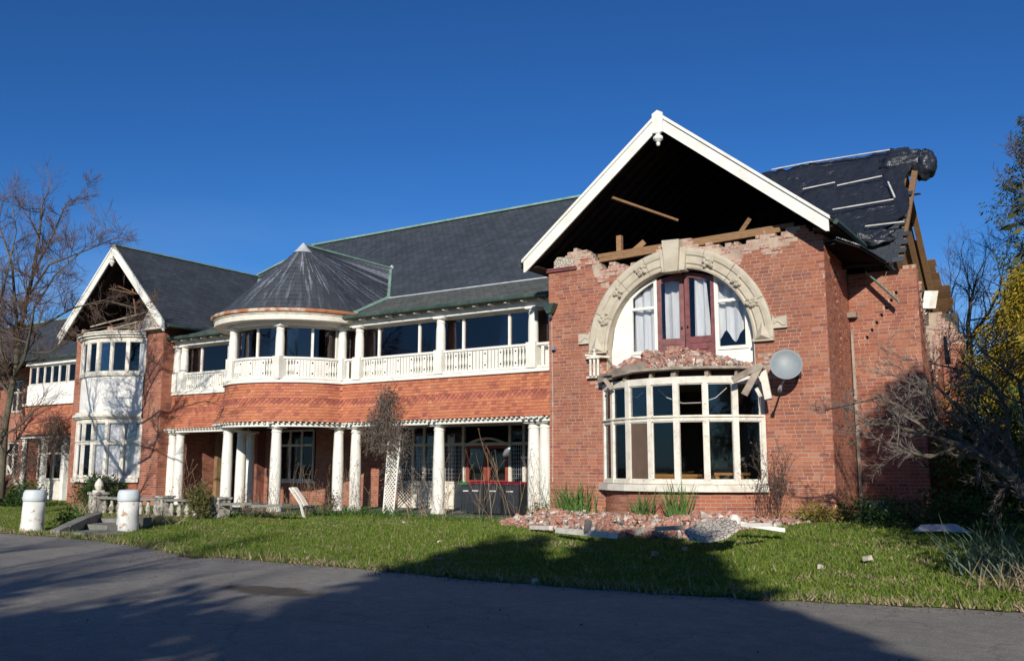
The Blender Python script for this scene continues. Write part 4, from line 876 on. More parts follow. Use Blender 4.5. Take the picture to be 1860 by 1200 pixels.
# ---- the part of the house left of the left wing
RP = lambda d: [(-42.3, 23.3-d), (LX0, 23.3-d)]
b = MB(); b.box(-42.3, LX0, 23.3, 23.5, 2.9, 4.5); b.box(-42.3, -42.1, 23.3, 26, 0, 6.4); rs = b.build('tile_hung_wall', MT['tile_dark'], house); skirt_tiles(RP, rs)
b = MB(); b.box(-42.35, LX0, 23.1, 23.4, 4.36, 4.46); b.box(-42.3, LX0, 23.25, 23.35, 4.46, 5.3); b.box(-42.3, LX0, 23.1, 23.4, 6.2, 6.45); b.box(-42.3, LX0, 23.1, 23.3, 2.88, 3.0)
for x in (-42.2, -40.6, -38.9): b.box(x-.1, x+.1, 23.2, 23.4, .1, 2.9)
b.build('side_bay_woodwork', MT['render'], house)
simple_win(-42.2, -39.2, 5.3, 6.2, 23.3, 5, 0); simple_win(-39.1, LX0, 5.3, 6.2, 23.3, 4, 0)
simple_win(-42.1, -39.5, 1.0, 2.88, 23.9, 4, 2.2); b = MB(); b.box(-42.2, LX0, 23.92, 24.0, .1, 1.0); b.build('panelled_dado', MT['white2'], house)
b = MB(); b.box(-42.2, LX0, 24.5, 24.6, 0, 6.3); b.build('partition', MT['dark'], house)
b = MB(); slab(b, [(-60, 22.9, 6.5), (LX0+.6, 22.9, 6.5), (LX0+.6, 26.4, 9.1), (-60, 26.4, 9.1)], .08); slab(b, [(-60, 26.4, 9.1), (LX0+.6, 26.4, 9.1), (LX0+.6, 31, 6.5), (-60, 31, 6.5)], .08); fr = b.build('roof', MT['wood_dark'], house)
slates('slate', fr, (-58, 22.86, 6.49), (1, 0, 0), (0, 1, .743), 75, 21, .29, .205, lambda p: p.x < LX0+.5, MT['slate'])
edge_strip('ridge_flashing', (-58, 26.4, 9.13), (LX0+.6, 26.4, 9.13), .16, .07, MT['verdigris'], fr)
b = MB(); b.tube([(-60, 22.85, 6.46), (LX0, 22.85, 6.46)], [.07, .07], 6); b.build('gutter', MT['green'], house)
def in_far(u, z): return not ((-46.9 < u < -45.9 or -44.6 < u < -43.6) and (1.2 < z < 2.8 or 4.3 < z < 5.9))
brick_wall('far', (0, 25.0, 0), (1, 0, 0), (0, -1, 0), -60, -42.3, .1, 6.5, in_far, thick=.2)
for x in (-46.9, -44.6):
    for z in (1.2, 4.3): simple_win(x, x+1.0, z, z+1.6, 25.05, 2, z+1.0)
b = MB(); b.box(-60, -42.3, 25.7, 25.8, 0, 6.4); b.build('partition', MT['dark'], house)
# ---- cross wing roof with tarpaulin, ruined end
CS = .871; zc = lambda y: 6.40+CS*(y-22.65)
b = MB(); slab(b, [(-9.0, 22.65, 6.40), (-4.25, 22.65, 6.40), (-4.45, 27.3, zc(27.3)), (-9.0, 27.3, zc(27.3))], .09); cr = b.build('roof', MT['wood_dark'], house)
slates('slate', cr, (-6.5, 22.6, 6.36), (1, 0, 0), (0, 1, CS), 11, 20, .29, .205, lambda p: p.x < -3.95-.09*(p.y-22.6)+.04*math.sin(p.y*7), MT['slate'])
b = MB(); t = V((-9, 32.6, 5.85))
slab(b, [(-9, 27.3, 10.45), (-4.75, 27.3, 10.45), (-4.75, 32.6, 5.83), (-9, 32.6, 5.83)], .05); b.build('roof', MT['wood'], house)
R = random.Random(21); ends = [(27.5, -4.62), (28.4, -4.62), (29.2, -4.7), (29.9, -4.65), (30.1, -4.4), (30.7, -4.2), (31.4, -4.12), (32.6, -4.2)]
y = 27.4
while y < 32.5:
    xe = float(np.interp(y, [e[0] for e in ends], [e[1] for e in ends]))+R.uniform(-.1, .1); z = 10.45-CS*(y-27.3)-.06
    b = MB(); b.obox(((-6.2+xe)/2, y+.07, z-.06), ((xe+6.2)/2, 0, 0), (0, .104, -.09), (0, .008, .009)); b.build('sheathing_board', MT['wood'], cr); y += .2
for x, y0, y1, w_ in ((-4.6, 27.35, 31.6, .07), (-4.85, 27.35, 32.3, .06), (-5.3, 27.35, 32.3, .06)):
    b = MB(); b.beam((x, y0, 10.45-CS*(y0-27.3)-.2), (x, y1, 10.45-CS*(y1-27.3)-.2), w_, .16, up=(1, 0, 0)); b.build('rafter', MT['wood'], cr)
for x, y0 in ((-4.32, 22.8), (-4.05, 22.9)):
    b = MB(); b.beam((x+.02, y0, zc(y0)-.14), (x-.12, 27.2, zc(27.2)-.14), .07, .15, up=(1, 0, 0)); b.build('rafter', MT['wood'], cr)
b = MB(); b.box(-5.5, -3.9, 30.2, 30.3, 2, 5.2); b.build('inner_wall', MT['plasterd'], house)
for (px, py, Y, w_, h_, m_) in ((1693, 545, 27.0, .45, .8, 'white2'), (1682, 545, 25.5, .35, .75, 'render')):
    p = atY(px, py, Y); b = MB(); b.obox(p, (w_*.22, .05, 0), (-.03, .08, 0), (.05, 0, h_*.30)); b.obox(p+V((-.1, .1, -.2)), (.14, 0, .14), (0, .03, 0), (-.03, 0, .04)); b.build('window_remnant', MT[m_], house)
# lead pipe in the inner corner, wall vents
b = MB(); b.tube([(XR+.06, 23.02, .3), (XR+.06, 23.02, 3.2), (XR+.05, 23.03, 4.9)], [.04, .04, .03], 6); b.build('downpipe', MT['wood_grey'], house)
b = MB(); p = atY(1549, 572, 23.0); b.box(p.x-.12, p.x+.1, 22.88, 23.1, p.z-.07, p.z+.06); b.build('pipe_bracket', MT['wood_grey'], house)
b = MB(); p = atY(1006, 632, 20.9); b.box(p.x-.05, p.x+.03, 20.85, 21, p.z-.05, p.z+.05); b.build('wall_light', MT['lampgrey'], house)
b = MB(); p = atY(1003, 700, 20.99); b.tube([(p.x, 20.985, 1.2), (p.x+.02, 20.985, 3.2), (p.x, 20.985, 5.9)], [.012]*3, 4); b.build('cable', MT['lime'], house)
# tarpaulin
MT['battenw'] = M('pale_batten_wood', (.58, .56, .52), (.42, .40, .36), 6, rough=.8)
def tarp_mesh():
    nu, nv = 90, 70; P = np.zeros(((nu+1)*(nv+1), 3)); from mathutils import noise as mn
    for j in range(nv+1):
        v = j/nv; y = 22.75+(27.42-22.75)*v
        xr = -3.85-.55*v**1.3+.07*math.sin(v*17)+.08*math.sin(v*7+1); xl = -9.2
        if v < .30: xr = np.interp(v, [0, .14, .3], [-5.2, -4.75, -4.1])
        for i in range(nu+1):
            u = i/nu; x = xl+(xr-xl)*u; q = V((x*1.3, y*1.0, 0)); h = .09+.09*mn.noise(q)+.05*mn.noise(q*3.1)+.08*abs(mn.noise(V((x*3.4+y*.8, y*.7, 3))))+.03*abs(mn.noise(V((x*9, y*3.2, 6))))
            for bv in (.12, .37, .62, .97): h -= .04*math.exp(-((v-bv)/.02)**2)
            h = max(.03, h)
            P[j*(nu+1)+i] = (x, y-.65*h, zc(y)+.75*h)
    F = [(j*(nu+1)+i, j*(nu+1)+i+1, (j+1)*(nu+1)+i+1, (j+1)*(nu+1)+i) for j in range(nv) for i in range(nu)]
    return mesh_np('tarpaulin', P, np.array(F), MT['tarp'], smooth=True)
tp = obj('tarpaulin', tarp_mesh(), None, 'black plastic tarpaulin battened over the ruined cross wing roof', 'tarpaulin')
def blob(name, c, rad, mat, seed, amp=.35, parent=None, nu=40, nv=26, fq=1.8, **kw):
    from mathutils import noise as mn
    P = []; F = []
    for j in range(nv+1):
        a = PI*j/nv
        for i in range(nu):
            t = 2*PI*i/nu; d = V((math.sin(a)*math.cos(t), math.sin(a)*math.sin(t), math.cos(a))); k = 1+amp*(mn.noise(d*fq+V((seed, 0, 0)))+.45*mn.noise(d*fq*2.6+V((0, seed, 0)))+.2*abs(mn.noise(d*fq*6)))
            P.append((c[0]+d.x*rad[0]*k, c[1]+d.y*rad[1]*k, c[2]+d.z*rad[2]*k))
    F = [(j*nu+i, j*nu+(i+1) % nu, (j+1)*nu+(i+1) % nu, (j+1)*nu+i) for j in range(nv) for i in range(nu)]
    return obj(name, mesh_np(name, np.array(P), np.array(F), mat, smooth=True), parent, **kw)
blob('tarp_bundle', (-4.42, 26.95, 10.02), (.72, .5, .36), MT['tarp'], 3, .5, tp, fq=1.3); blob('tarp_bundle', (-3.95, 26.8, 9.88), (.30, .35, .40), MT['tarp'], 8, .35, tp, fq=1.3)
blob('tarp_fold', (-4.75, 23.35, 7.1), (.5, .25, .22), MT['tarp'], 5, .9, tp)
def cp_(px, py): d = ray(px, py); t = (HE-10.45+CS*27.3)/(CS*d.y-d.z); return V((d.x*t, d.y*t-.16, HE+d.z*t+.18))
for a, c in (((1405, 321), (1478, 307)), ((1476, 308), (1619, 286)), ((1462, 357), (1520, 345)), ((1524, 351), (1605, 334)), ((1516, 395), (1626, 377)), ((1575, 426), (1646, 418)), ((1616, 345), (1628, 373))):
    b = MB(); b.beam(cp_(*a), cp_(*c), .042, .03); b.build('batten', MT['battenw'], tp)
b = MB(); p, q = atY(1640, 293, 27.2), atY(1672, 285, 27.0); b.beam(p, q, .03, .03); b.build('batten', MT['wood_dark'], tp)
b = MB(); p, q = atY(1650, 355, 26.5), atY(1671, 352, 26.4); b.beam(p, q, .12, .03); b.build('torn_strip', MT['tarp'], tp)
b = MB(); b.prism([(-5.3, 21.08, 6.60), (-5.0, 21.05, 6.60), (-4.97, 20.75, 6.60), (-4.5, 20.9, 6.40), (-4.30, 22.7, 6.34), (-5.3, 22.7, 6.5)], (0, 0, .03)); b.build('eave_shade_slab', MT['dark'], house)  # slab added to cast the corner's diagonal shade, underside coloured near-black
b = MB(); b.prism([(-5.3, 21.09, 6.66), (-5.0, 20.98, 6.68), (-4.95, 20.72, 6.66), (-4.47, 20.87, 6.44), (-4.27, 22.7, 6.38), (-5.3, 22.75, 6.8)], (0, 0, .03)); b.build('tarp_flap', MT['tarp'], tp)
# hanging green gutter
b = MB(); p, q = atY(1573, 493, 22.75), atY(1632, 545, 22.7); d = (q-p).normalized(); sd = V((0, 1, 0))
prof = []
for k in range(7):
    a = PI*k/6; prof.append(sd*(math.cos(a)*.08)+V((0, 0, -1))*(math.sin(a)*.07))
vs = [p+o for o in prof]+[q+o for o in prof]; b.add(vs, [(k, k+1, 8+k, 7+k) for k in range(6)]); vs2 = [v_*1.0+V((0, 0, .008)) for v_ in vs]; b.add(vs2, [(k, 7+k, 8+k, k+1) for k in range(6)])
b.build('hanging_gutter', MT['verdigris'], None, label='broken green gutter length hanging off the corner of the cross wing', cat='gutter')
# ---------------------------------------------------------------- things in front of and on the house
# satellite dish
dish = thing('satellite_dish', 'round grey satellite dish on the brick wall right of the bow window', 'satellite dish')
dc = V((-6.08, 20.33, 3.85)); dn = V((.30, -.90, .22)).normalized(); rq = dn.to_track_quat('Z', 'Y').to_matrix().to_4x4(); Md = Matrix.Translation(dc) @ rq
b = MB(Md); n = 40; prof = [(.001, -.076), (.12, -.068), (.22, -.045), (.30, -.012), (.345, .012), (.352, .012), (.352, .002), (.30, -.026), (.22, -.060), (.12, -.083), (.02, -.09)]
b.lathe(prof, n); b.build('reflector', MT['dish'], dish, smooth=True)
b = MB(); b.beam(dc-dn*.11, dc+V((.05, .62, -.12)), .06, .06); b.box(dc.x-.02, dc.x+.14, 20.94, 20.99, dc.z-.25, dc.z+.02); b.build('wall_bracket', MT['metal'], dish)
b = MB(); p = dc+V((-.05, -.02, -.33)); q = dc+V((.0, -.55, -.62)); b.beam(p, q, .035, .035); b.build('feed_arm', MT['metal'], dish)
b = MB(); d = (dc-q).normalized(); b.tube([q+d*.0, q+d*.14], [.05, .03], 8); b.build('feed_horn', MT['lampgrey'], dish)
# wheelie bins on the verandah
def bin_(x, y, wd, dp, h, lid, label, grp, angle=0, stickers=True, open_=False):
    t = thing('wheelie_bin', label, 'bin', grp, (x, y, .18)); t.rotation_euler = (0, 0, angle)
    b = MB(); a, c = wd/2, dp/2; k = .86
    b.add([(-a*k, -c*k, .05), (a*k, -c*k, .05), (a*k, c*k, .05), (-a*k, c*k, .05), (-a, -c, h*.93), (a, -c, h*.93), (a, c, h*.93), (-a, c, h*.93)], [(0, 3, 2, 1), (4, 5, 6, 7), (0, 1, 5, 4), (1, 2, 6, 5), (2, 3, 7, 6), (3, 0, 4, 7)])
    b.box(-a-.015, a+.015, -c-.015, c+.015, h*.88, h*.93); 
    for i in (-1, 1): b.box(i*a*.35-.012, i*a*.35+.012, -c*.97, -c*.9, .1, h*.85)
    b.build('body', MT['binp'], t)
    b = MB(); b.prism([(-a-.03, -c-.04, h*.93), (-a-.03, c+.05, h*.93), (-a-.03, c+.03, h), (-a-.03, -c*.2, h*1.0), (-a-.03, -c-.04, h*.955)], (2*a+.06, 0, 0)); b.box(-.1, .1, -c-.07, -c-.04, h*.93, h*.95); b.build('lid', lid, t)
    for i in (-1, 1): b = MB(Matrix.Translation((i*(a*.8), c*.8, .09)) @ Matrix.Rotation(PI/2, 4, 'Y')); b.lathe([(.09, -.025), (.09, .025)], 14); b.build('wheel', MT['metal'], t)
    b = MB(); b.tube([(-a*.8, c+.08, h*.9), (a*.8, c+.08, h*.9)], [.015, .015], 6); b.build('handle', MT['binp'], t)
    if stickers:
        b = MB(); b.box(-a*.45, a*.35, -c*.985-.012, -c*.985-.006, h*.70, h*.735)
        b.build('sticker', MT['label'], t)
    return t
G = 'red lidded bins in a row on the verandah'
bin_(-16.32, 23.1, .56, .6, .98, MT['binred'], 'red lidded charcoal bin at the left end of the row beside the arched door', G)
bin_(-15.72, 23.15, .56, .6, .98, MT['binred'], 'middle one of the three red lidded charcoal bins on the verandah', G)
bin_(-15.12, 23.2, .62, .62, .97, MT['binred'], 'red lidded charcoal bin nearest the paired columns at the brick wing', G, -.05)
bin_(-17.02, 23.5, .48, .52, .95, MT['bingreen'], 'narrow dark bin with bright green lid beside the single verandah column', None, .1)
# street-light head on a leaning rod
t = thing('lamp', 'grey torpedo shaped floodlight on a thin rod leaning over the red bins', 'lamp')
p, q = atY(888, 872, 23.6), atY(915, 828, 23.3); b = MB(); b.tube([p, q], [.014, .012], 6); b.build('rod', MT['metal'], t)
r_ = atY(927, 812, 23.2); b = MB(); d = (r_-q); b.tube([q, q+d*.2, q+d*.55, q+d*.85, r_], [.03, .08, .095, .06, .015], 10); b.build('lamp_head', MT['lampgrey'], t, smooth=True)
t = thing('pendant_lamp', 'small white bell lamp hanging from the verandah ceiling behind the turret columns', 'lamp')
p = atY(451, 785, 23.6); b = MB(); b.lathe([(.13, -.12), (.10, -.03), (.04, .05), (.02, .16)], 12, p); b.build('lamp_shade', MT['white'], t); b = MB(); b.tube([p+V((0, 0, .15)), V((p.x, p.y, 3.04))], [.01, .01], 5); b.build('cord', MT['metal'], t)
# table inside the bow window
t = thing('table', 'honey coloured wooden table standing inside the ground floor bow window', 'table')
tw = M('honey_wood', (.42, .22, .07), (.34, .17, .05), 3, rough=.5); 
b = MB(); b.box(-9.9, -8.35, 20.6, 21.25, 1.36, 1.42); b.build('tabletop', tw, t)
b = MB(); b.box(-9.8, -8.45, 20.62, 20.65, 1.22, 1.36); b.build('apron', tw, t)
for x in (-9.82, -8.47):
    b = MB(); b.box(x, x+.08, 20.64, 20.72, .4, 1.36); b.build('leg', tw, t)
t = thing('table', 'second honey coloured table at the right half of the bow window', 'table')
b = MB(); b.box(-8.0, -7.3, 20.75, 21.25, 1.40, 1.46); b.build('tabletop', tw, t)
for x in (-7.98, -7.4):
    b = MB(); b.box(x, x+.08, 20.77, 20.85, .4, 1.40); b.build('leg', tw, t)
gw = MB(); pts = [atY(*p, 20.7) for p in ((1140, 704), (1147, 717), (1156, 722), (1168, 712))]; gw.tube(pts, [.013]*4, 5)
gw.build('garland', MT['white'], None, label='short white paper garland in the leftmost wide upper bow window light', cat='garland')
pts = [atY(*p, 20.6) for p in ((1195, 706), (1212, 722), (1240, 732), (1272, 731), (1300, 722), (1320, 704))]; gw = MB(); gw.tube(pts, [.012]*6, 5)
gw.build('garland', MT['white'], None, label='long white paper garland swagged across the middle upper bow window lights', cat='garland')
# bollards at the path
def bollard(px, py, label, seed):
    p = atZ(px, py, .0); t = thing('bollard', label, 'bollard', 'white bollards flanking the steps', (p.x, p.y, -.02)); t.rotation_euler = (.0, .02*(1 if seed == 1 else -1), seed)
    b = MB(); b.lathe([(.29, 0), (.285, .03), (.265, .12), (.255, .5), (.25, .77)], 22); b.build('shaft', MT['bollard'], t, smooth=True)
    b = MB(); b.lathe([(.25, .775), (.268, .80), (.272, .86), (.26, .98), (.235, 1.04), (.20, 1.055), (.05, 1.06)], 22); b.build('cap', MT['bollcap'], t, smooth=True)
MT['bollard'] = M('blistered_white_paint', (.76, .75, .69), (.62, .62, .57), 3, rough=.6, c3=(.42, .27, .15), s3=4.2, lo3=.56, hi3=.60, bst=.4)
MT['bollcap'] = M('grey_white_cap', (.60, .65, .65), (.52, .56, .56), 3, rough=.6)
bollard(57, 967, 'white peeling bollard left of the concrete steps', 1); bollard(231, 966, 'white blistered bollard right of the concrete steps', 2)
# steps with sloping kerb
st = thing('garden_steps', 'low weathered concrete steps between the two white bollards', 'steps')
sa = atZ(112, 972, 0); sb_ = atZ(240, 975, 0)
for i, (ya, z) in enumerate(((13.0, .10), (13.75, .19), (14.5, .28))):
    lp = atZ((113, 147, 173)[i], (965, 951, 940)[i], z); b = MB(); b.obox((lp.x+.55, lp.y+.45, z/2-.05), (.55, 0, 0), (0, .46, 0), (0, 0, z/2+.05)); b.build('step', MT['concrete'], st)
b = MB(); kx = -22.1
pts = [atZ(100, 970, .04), atZ(118, 962, .12), atZ(150, 947, .24), atZ(176, 938, .30)]
for p, q in zip(pts, pts[1:]): b.beam(p, q, .26, .20)
b.build('kerb', MT['concrete'], st)
b = MB(); b.box(-25, -20.4, 15.0, 18.0, -.05, .2); 
# terrace balustrade
BYT = 18.0; MT['balp'] = M('dirty_white_masonry', (.50, .48, .42), (.30, .27, .22), 3.5, .4, .65, rough=.9, c3=(.13, .11, .08), s3=7, lo3=.5, hi3=.58, bst=.5); tb = thing('terrace_balustrade', 'crumbling white garden balustrade with stubby urn balusters before the verandah', 'balustrade')
def bx_of(px, py=910): return atY(px, py, BYT).x
xa, xb = bx_of(168), bx_of(520)
b = MB(); x = xa
while x < xb-.2:
    e = min(xb, x+1.3); b.obox(((x+e)/2, BYT, .60-.07*sm(-22.5, -21.5, x)), ((e-x)/2-.006, 0, .006+.02*sm(-22.5, -21.5, x)), (0, .15, 0), (0, 0, .035)); x = e
b.build('coping', MT['concrete'], tb)
b = MB(); b.box(xa, xb, BYT-.12, BYT+.12, -.1, .12); b.build('plinth', MT['brick'], tb)
peds = [bx_of(178), bx_of(298), bx_of(400)]
balm = MB(); balm.lathe([(.075, 0), (.075, .05), (.045, .07), (.09, .16), (.085, .22), (.04, .33), (.05, .37), (.035, .39), (.07, .42), (.07, .45)], 10); BALM = balm.mesh('baluster', MT['balp'], True)
for i, x in enumerate(peds):
    b = MB(); b.box(x-.2, x+.2, BYT-.2, BYT+.2, -.15, .66 if i else .70); b.box(x-.24, x+.24, BYT-.24, BYT+.24, (.66 if i else .70), (.72 if i else .78)); b.box(x-.12, x-.02, BYT-.21, BYT-.19, .1, .55); b.box(x+.02, x+.12, BYT-.21, BYT-.19, .1, .55); b.build('pedestal', MT['balp'], tb)
for a, c in zip(peds, peds[1:]):
    n = int((c-a-.4)/.36)
    for k in range(n):
        x = a+.2+(c-a-.4)*(k+.5)/n; obj('baluster', BALM, tb, loc=(x, BYT, .12))
t = thing('stone_finial', 'white pineapple finial standing on the leftmost balustrade pedestal', 'finial'); x = peds[0]
b = MB(); b.box(x-.13, x+.13, BYT-.13, BYT+.13, .78, .84); b.lathe([(.06, .84), (.10, .88), (.14, .98), (.12, 1.08), (.06, 1.17), (.02, 1.22)], 10, (x, BYT, 0)); b.build('pineapple', MT['white2'], t)
# lattice trellis with slats
t = thing('trellis', 'white wooden lattice trellis leaning below the dead creeper', 'trellis')
A, B_, C_, D_ = atY(696, 932, 21.75), atY(714, 940, 21.6), atY(728, 788, 21.95), atY(706, 800, 21.95)
for p, q in ((B_, C_), (A, D_)):
    b = MB(); b.beam(p, q, .045, .03, up=(0, 1, 0)); b.build('post', MT['white'], t)
for k in range(-4, 24):
    for s in (0, 1):
        t0, t1 = k/20, k/20+.20
        if s: t0, t1 = t1, t0
        ua, ub = 0., 1.
        if not (-.02 < t0 < 1.02 and -.02 < t1 < 1.02): continue
        p = A.lerp(D_, t0); q = B_.lerp(C_, t1); off = V((0, -.015 if s else .0, 0)); b = MB(); b.beam(p+off, q+off, .032, .01, up=(0, 1, 0)); b.build('slat', MT['white'], t)
# second trellis in shade behind
t = thing('trellis', 'grey lattice panel standing in shade behind the white trellis on the verandah', 'trellis'); A, B_, C_, D_ = (V(p) for p in ((-19.75, 23.2, .2), (-19.1, 23.2, .2), (-19.1, 23.25, 1.3), (-19.75, 23.25, 1.3)))
for k in range(-4, 14):
    for s in (0, 1):
        t0, t1 = k/10, k/10+.5
        if s: t0, t1 = t1, t0
        if not (-.02 < t0 < 1.02 and -.02 < t1 < 1.02): continue
        b = MB(); off = V((0, -.015*s, 0)); b.beam(A.lerp(D_, t0)+off, B_.lerp(C_, t1)+off, .035, .01, up=(0, 1, 0)); b.build('slat', MT['wood_grey'], t)
# bent white trim piece standing in the grass
t = thing('broken_trim', 'bent length of broken white window trim standing in the grass', 'debris')
P = [atY(*p, 19.2) for p in ((553, 944), (546, 915), (533, 895), (528, 886))]; b = MB(); b.beam(P[0], P[1], .07, .03); b.beam(P[1], P[2], .08, .03); b.beam(P[2], P[3], .10, .04); b.build('strip', MT['white'], t)
b = MB(); P = [atY(*p, 19.3) for p in ((527, 887), (536, 886), (549, 905), (556, 918))]; b.beam(P[0], P[1], .1, .06); b.beam(P[1], P[2], .14, .05); b.beam(P[2], P[3], .15, .05); b.build('moulding', MT['white2'], t)
# ---------------------------------------------------------------- rubble
def chunk_mesh(seed, L=.22, W=.105, H_=.07, cut=.3):
    R = random.Random(seed); b = MB(); f = R.uniform(.6, 1.); L *= f
    j = lambda: R.uniform(-.012, .012); vs = [(x*L/2+j()*(2 if x > 0 else 1), y*W/2+j(), z*H_/2+j()) for z in (-1, 1) for x, y in ((-1, -1), (1, -1), (1, 1), (-1, 1))]
    vs += [(L/2+R.uniform(.0, .03), R.uniform(-.02, .02), R.uniform(-.01, .02))]
    b.add(vs, [(0, 3, 2, 1), (4, 5, 6, 7), (0, 1, 5, 4), (2, 3, 7, 6), (3, 0, 4, 7), (1, 2, 8), (2, 6, 8), (6, 5, 8), (5, 1, 8)]); return b.mesh('brick', MT['rubble'])
CH = [chunk_mesh(i, .25, .125, .085) for i in range(9)]
MT['limechunk'] = M('lime_chunk', (.58, .52, .45), (.40, .33, .27), 8, rough=.95, r=.2, bst=.5)
CHL = []
for i in range(4):
    m_ = chunk_mesh(40+i, .16, .12, .09); m_.materials.clear(); m_.materials.append(MT['limechunk']); CHL.append(m_)
MT['rubble'] = MT['rubble']
def heap(name, f, n, region, zs, zones, seed, stuff_n=900):
    """f(x, y) gives the heap's surface height"""
    R = random.Random(seed)
    k = 0
    while k < n:
        x, y = R.uniform(*region[0]), R.uniform(*region[1]); z = f(x, y)
        if z is None: continue
        me = R.choice(CH) if R.random() < .74 else R.choice(CHL)
        zone = zones[0] if x < zs[0] else (zones[1] if x < zs[1] else zones[2]); lime = me in CHL
        lab_ = ('whitish mortar caked chunk ' if lime else 'broken red brick ')+zone; obj('loose_chunk' if lime else 'loose_brick', me, None, lab_, 'rubble' if lime else 'brick', lab_+' pieces', mw=Matrix.Translation((x, y, z+R.uniform(-.01, .05))) @ (Matrix.Rotation(R.uniform(0, 2*PI), 4, 'Z') @ Matrix.Rotation(R.gauss(0, .45), 4, 'X') @ Matrix.Rotation(R.gauss(0, .4), 4, 'Y'))); k += 1
    P = []; F = []; k = 0
    while k < stuff_n:
        x, y = R.uniform(*region[0]), R.uniform(*region[1]); z = f(x, y)
        if z is None: continue
        s = R.uniform(.012, .06); q = Matrix.Rotation(R.uniform(0, 6), 3, 'Z') @ Matrix.Rotation(R.uniform(0, 6), 3, 'X'); o = len(P)
        for a in ((-1, -1, -.6), (1, -1, -.7), (0, 1.2, -.5), (.1, 0, 1)): P.append(tuple(V((x, y, z+.01))+q @ (V(a)*s)))
        F += [(o, o+2, o+1), (o, o+1, o+3), (o+1, o+2, o+3), (o+2, o, o+3)]; k += 1
    return P, F
def hoodz(x, y):
    u = (x-ACX)/1.95
    if abs(u) > 1: return None
    yf = 21-.98*math.sqrt(max(0, 1-u*u))
    if y < yf+.0: return None
    t = (y-yf)/max(.05, 21.15-yf); return 3.92+(.48*(1-abs(u+.08)**1.6))*min(1, t*1.35)*(1+.12*math.sin(x*9))
def surf(name, f, rx, ry, nx, ny, mat, thick=0):
    b = MB(); idx = {}
    for j in range(ny+1):
        for i in range(nx+1):
            x = rx[0]+(rx[1]-rx[0])*i/nx; y = ry[0]+(ry[1]-ry[0])*j/ny; z = f(x, y)
            if z is not None: idx[i, j] = len(b.v); b.v.append((x, y, z-.03+random.uniform(-.015, .015)))
    for j in range(ny):
        for i in range(nx):
            q = [(i, j), (i+1, j), (i+1, j+1), (i, j+1)]
            if all(k in idx for k in q): b.f.append(tuple(idx[k] for k in q)); b.m.append(0)
    return b
hp_t = thing('rubble_heap', 'heap of brick dust and lime chips lying on the bow window hood', 'rubble')
hp_t['kind'] = 'stuff'
P, F = heap('h', hoodz, 86, ((-10.9, -7.0), (20.0, 21.15)), (-9.7, -8.3), ('on the left third of the bow window hood', 'in the middle of the heap on the bow window hood', 'on the right third of the bow window hood'), 5, 1500)
bs_ = surf('s', hoodz, (-10.9, -7.0), (19.95, 21.2), 60, 22, None); bs_.build('rubble_bed', MT['limechunk'], hp_t)
me = bpy.data.meshes.new('chips'); me.from_pydata(P, [], F); me.materials.append(MT['rubble']); me.materials.append(MT['limechunk']); me.materials.append(MT['slab']); me.polygons.foreach_set('material_index', [(0, 0, 1, 0, 1, 2, 0)[(i//4) % 7] for i in range(len(F))]); obj('chips', me, hp_t, kind='stuff')
def groundz(x, y):
    c0 = (-12.35, 19.95); base = gz(x, y)
    yc = 18.9+.0*x; yf = np.interp(x, [-13.6, -12.5, -11, -9.5, -8, -6.8, -6.2, -5.4], [20.4, 18.5, 17.3, 16.5, 16.2, 16.6, 18.4, 20.4]); yb = np.interp(x, [-13.6, -11, -10, -9, -8, -6.9, -5.4], [21, 20.9, 20.0, 19.9, 20.0, 20.8, 20.9])
    if y < yf or y > yb: return None
    e = min(1, (y-yf)/.5, (yb-y)/.25+.35); return base+e*(.05+.04*math.sin(x*3.1)+.04*math.sin(y*4+x))+.22*math.exp(-((x+12.3)/.6)**2-((y-20.2)/.55)**2)+.10*math.exp(-((x+7.9)/.9)**2-((y-18.9)/.5)**2)
hp2 = thing('rubble_heap', 'spread of crushed brick and mortar along the foot of the brick wing', 'rubble'); hp2['kind'] = 'stuff'
P, F = heap('g', groundz, 208, ((-13.6, -5.4), (16.0, 20.9)), (-11.2, -8.4), ('on the ground left of the bow window', 'on the ground below the bow window', 'on the ground near the right end of the rubble'), 9, 4200)
bs_ = surf('s', lambda x, y: (lambda z: None if z is None else z-.03)(groundz(x, y)), (-13.6, -5.4), (16.0, 20.9), 110, 48, None); bs_.build('rubble_bed', M('rubble_earth', (.10, .075, .05), (.26, .20, .15), 5, rough=1, bst=.8), hp2)
me = bpy.data.meshes.new('chips'); me.from_pydata(P, [], F); me.materials.append(MT['rubble']); me.materials.append(MT['limechunk']); me.materials.append(MT['slab']); me.polygons.foreach_set('material_index', [(0, 0, 1, 0, 1, 2, 0)[(i//4) % 7] for i in range(len(F))]); obj('chips', me, hp2, kind='stuff')
def lay(name, mesh_mb, mat, label, cat, **kw): return mesh_mb.build(name, mat, None, label=label, cat=cat, **kw)
def gp_(px, py, h=.2): 
    z = h
    for _ in range(4): p = atZ(px, py, z); z = gz(p.x, p.y)+h
    return p
b = MB(); b.beam(gp_(1012, 962, .12), gp_(1118, 972, .12), .09, .10); lay('fallen_post', b, MT['white2'], 'long white painted timber lying across the rubble left of the bow window', 'timber')
b = MB(); b.beam(gp_(1066, 966, .12), gp_(1066, 966, .12)+V((.03, .02, .22)), .1, .12); lay('brick_lump', b, MT['slab'], 'dark block standing upright against the long white timber', 'block')
b = MB(); b.beam(gp_(965, 957, .1), gp_(1000, 958, .12), .09, .08); lay('stone_fragment', b, MT['white2'], 'short white stone fragment at the left end of the rubble', 'stone')
b = MB(); b.beam(gp_(1190, 960, .14), gp_(1245, 957, .16), .16, .07); lay('stone_fragment', b, MT['stone'], 'flat pale stone slab amid bricks under the bow window centre', 'stone')
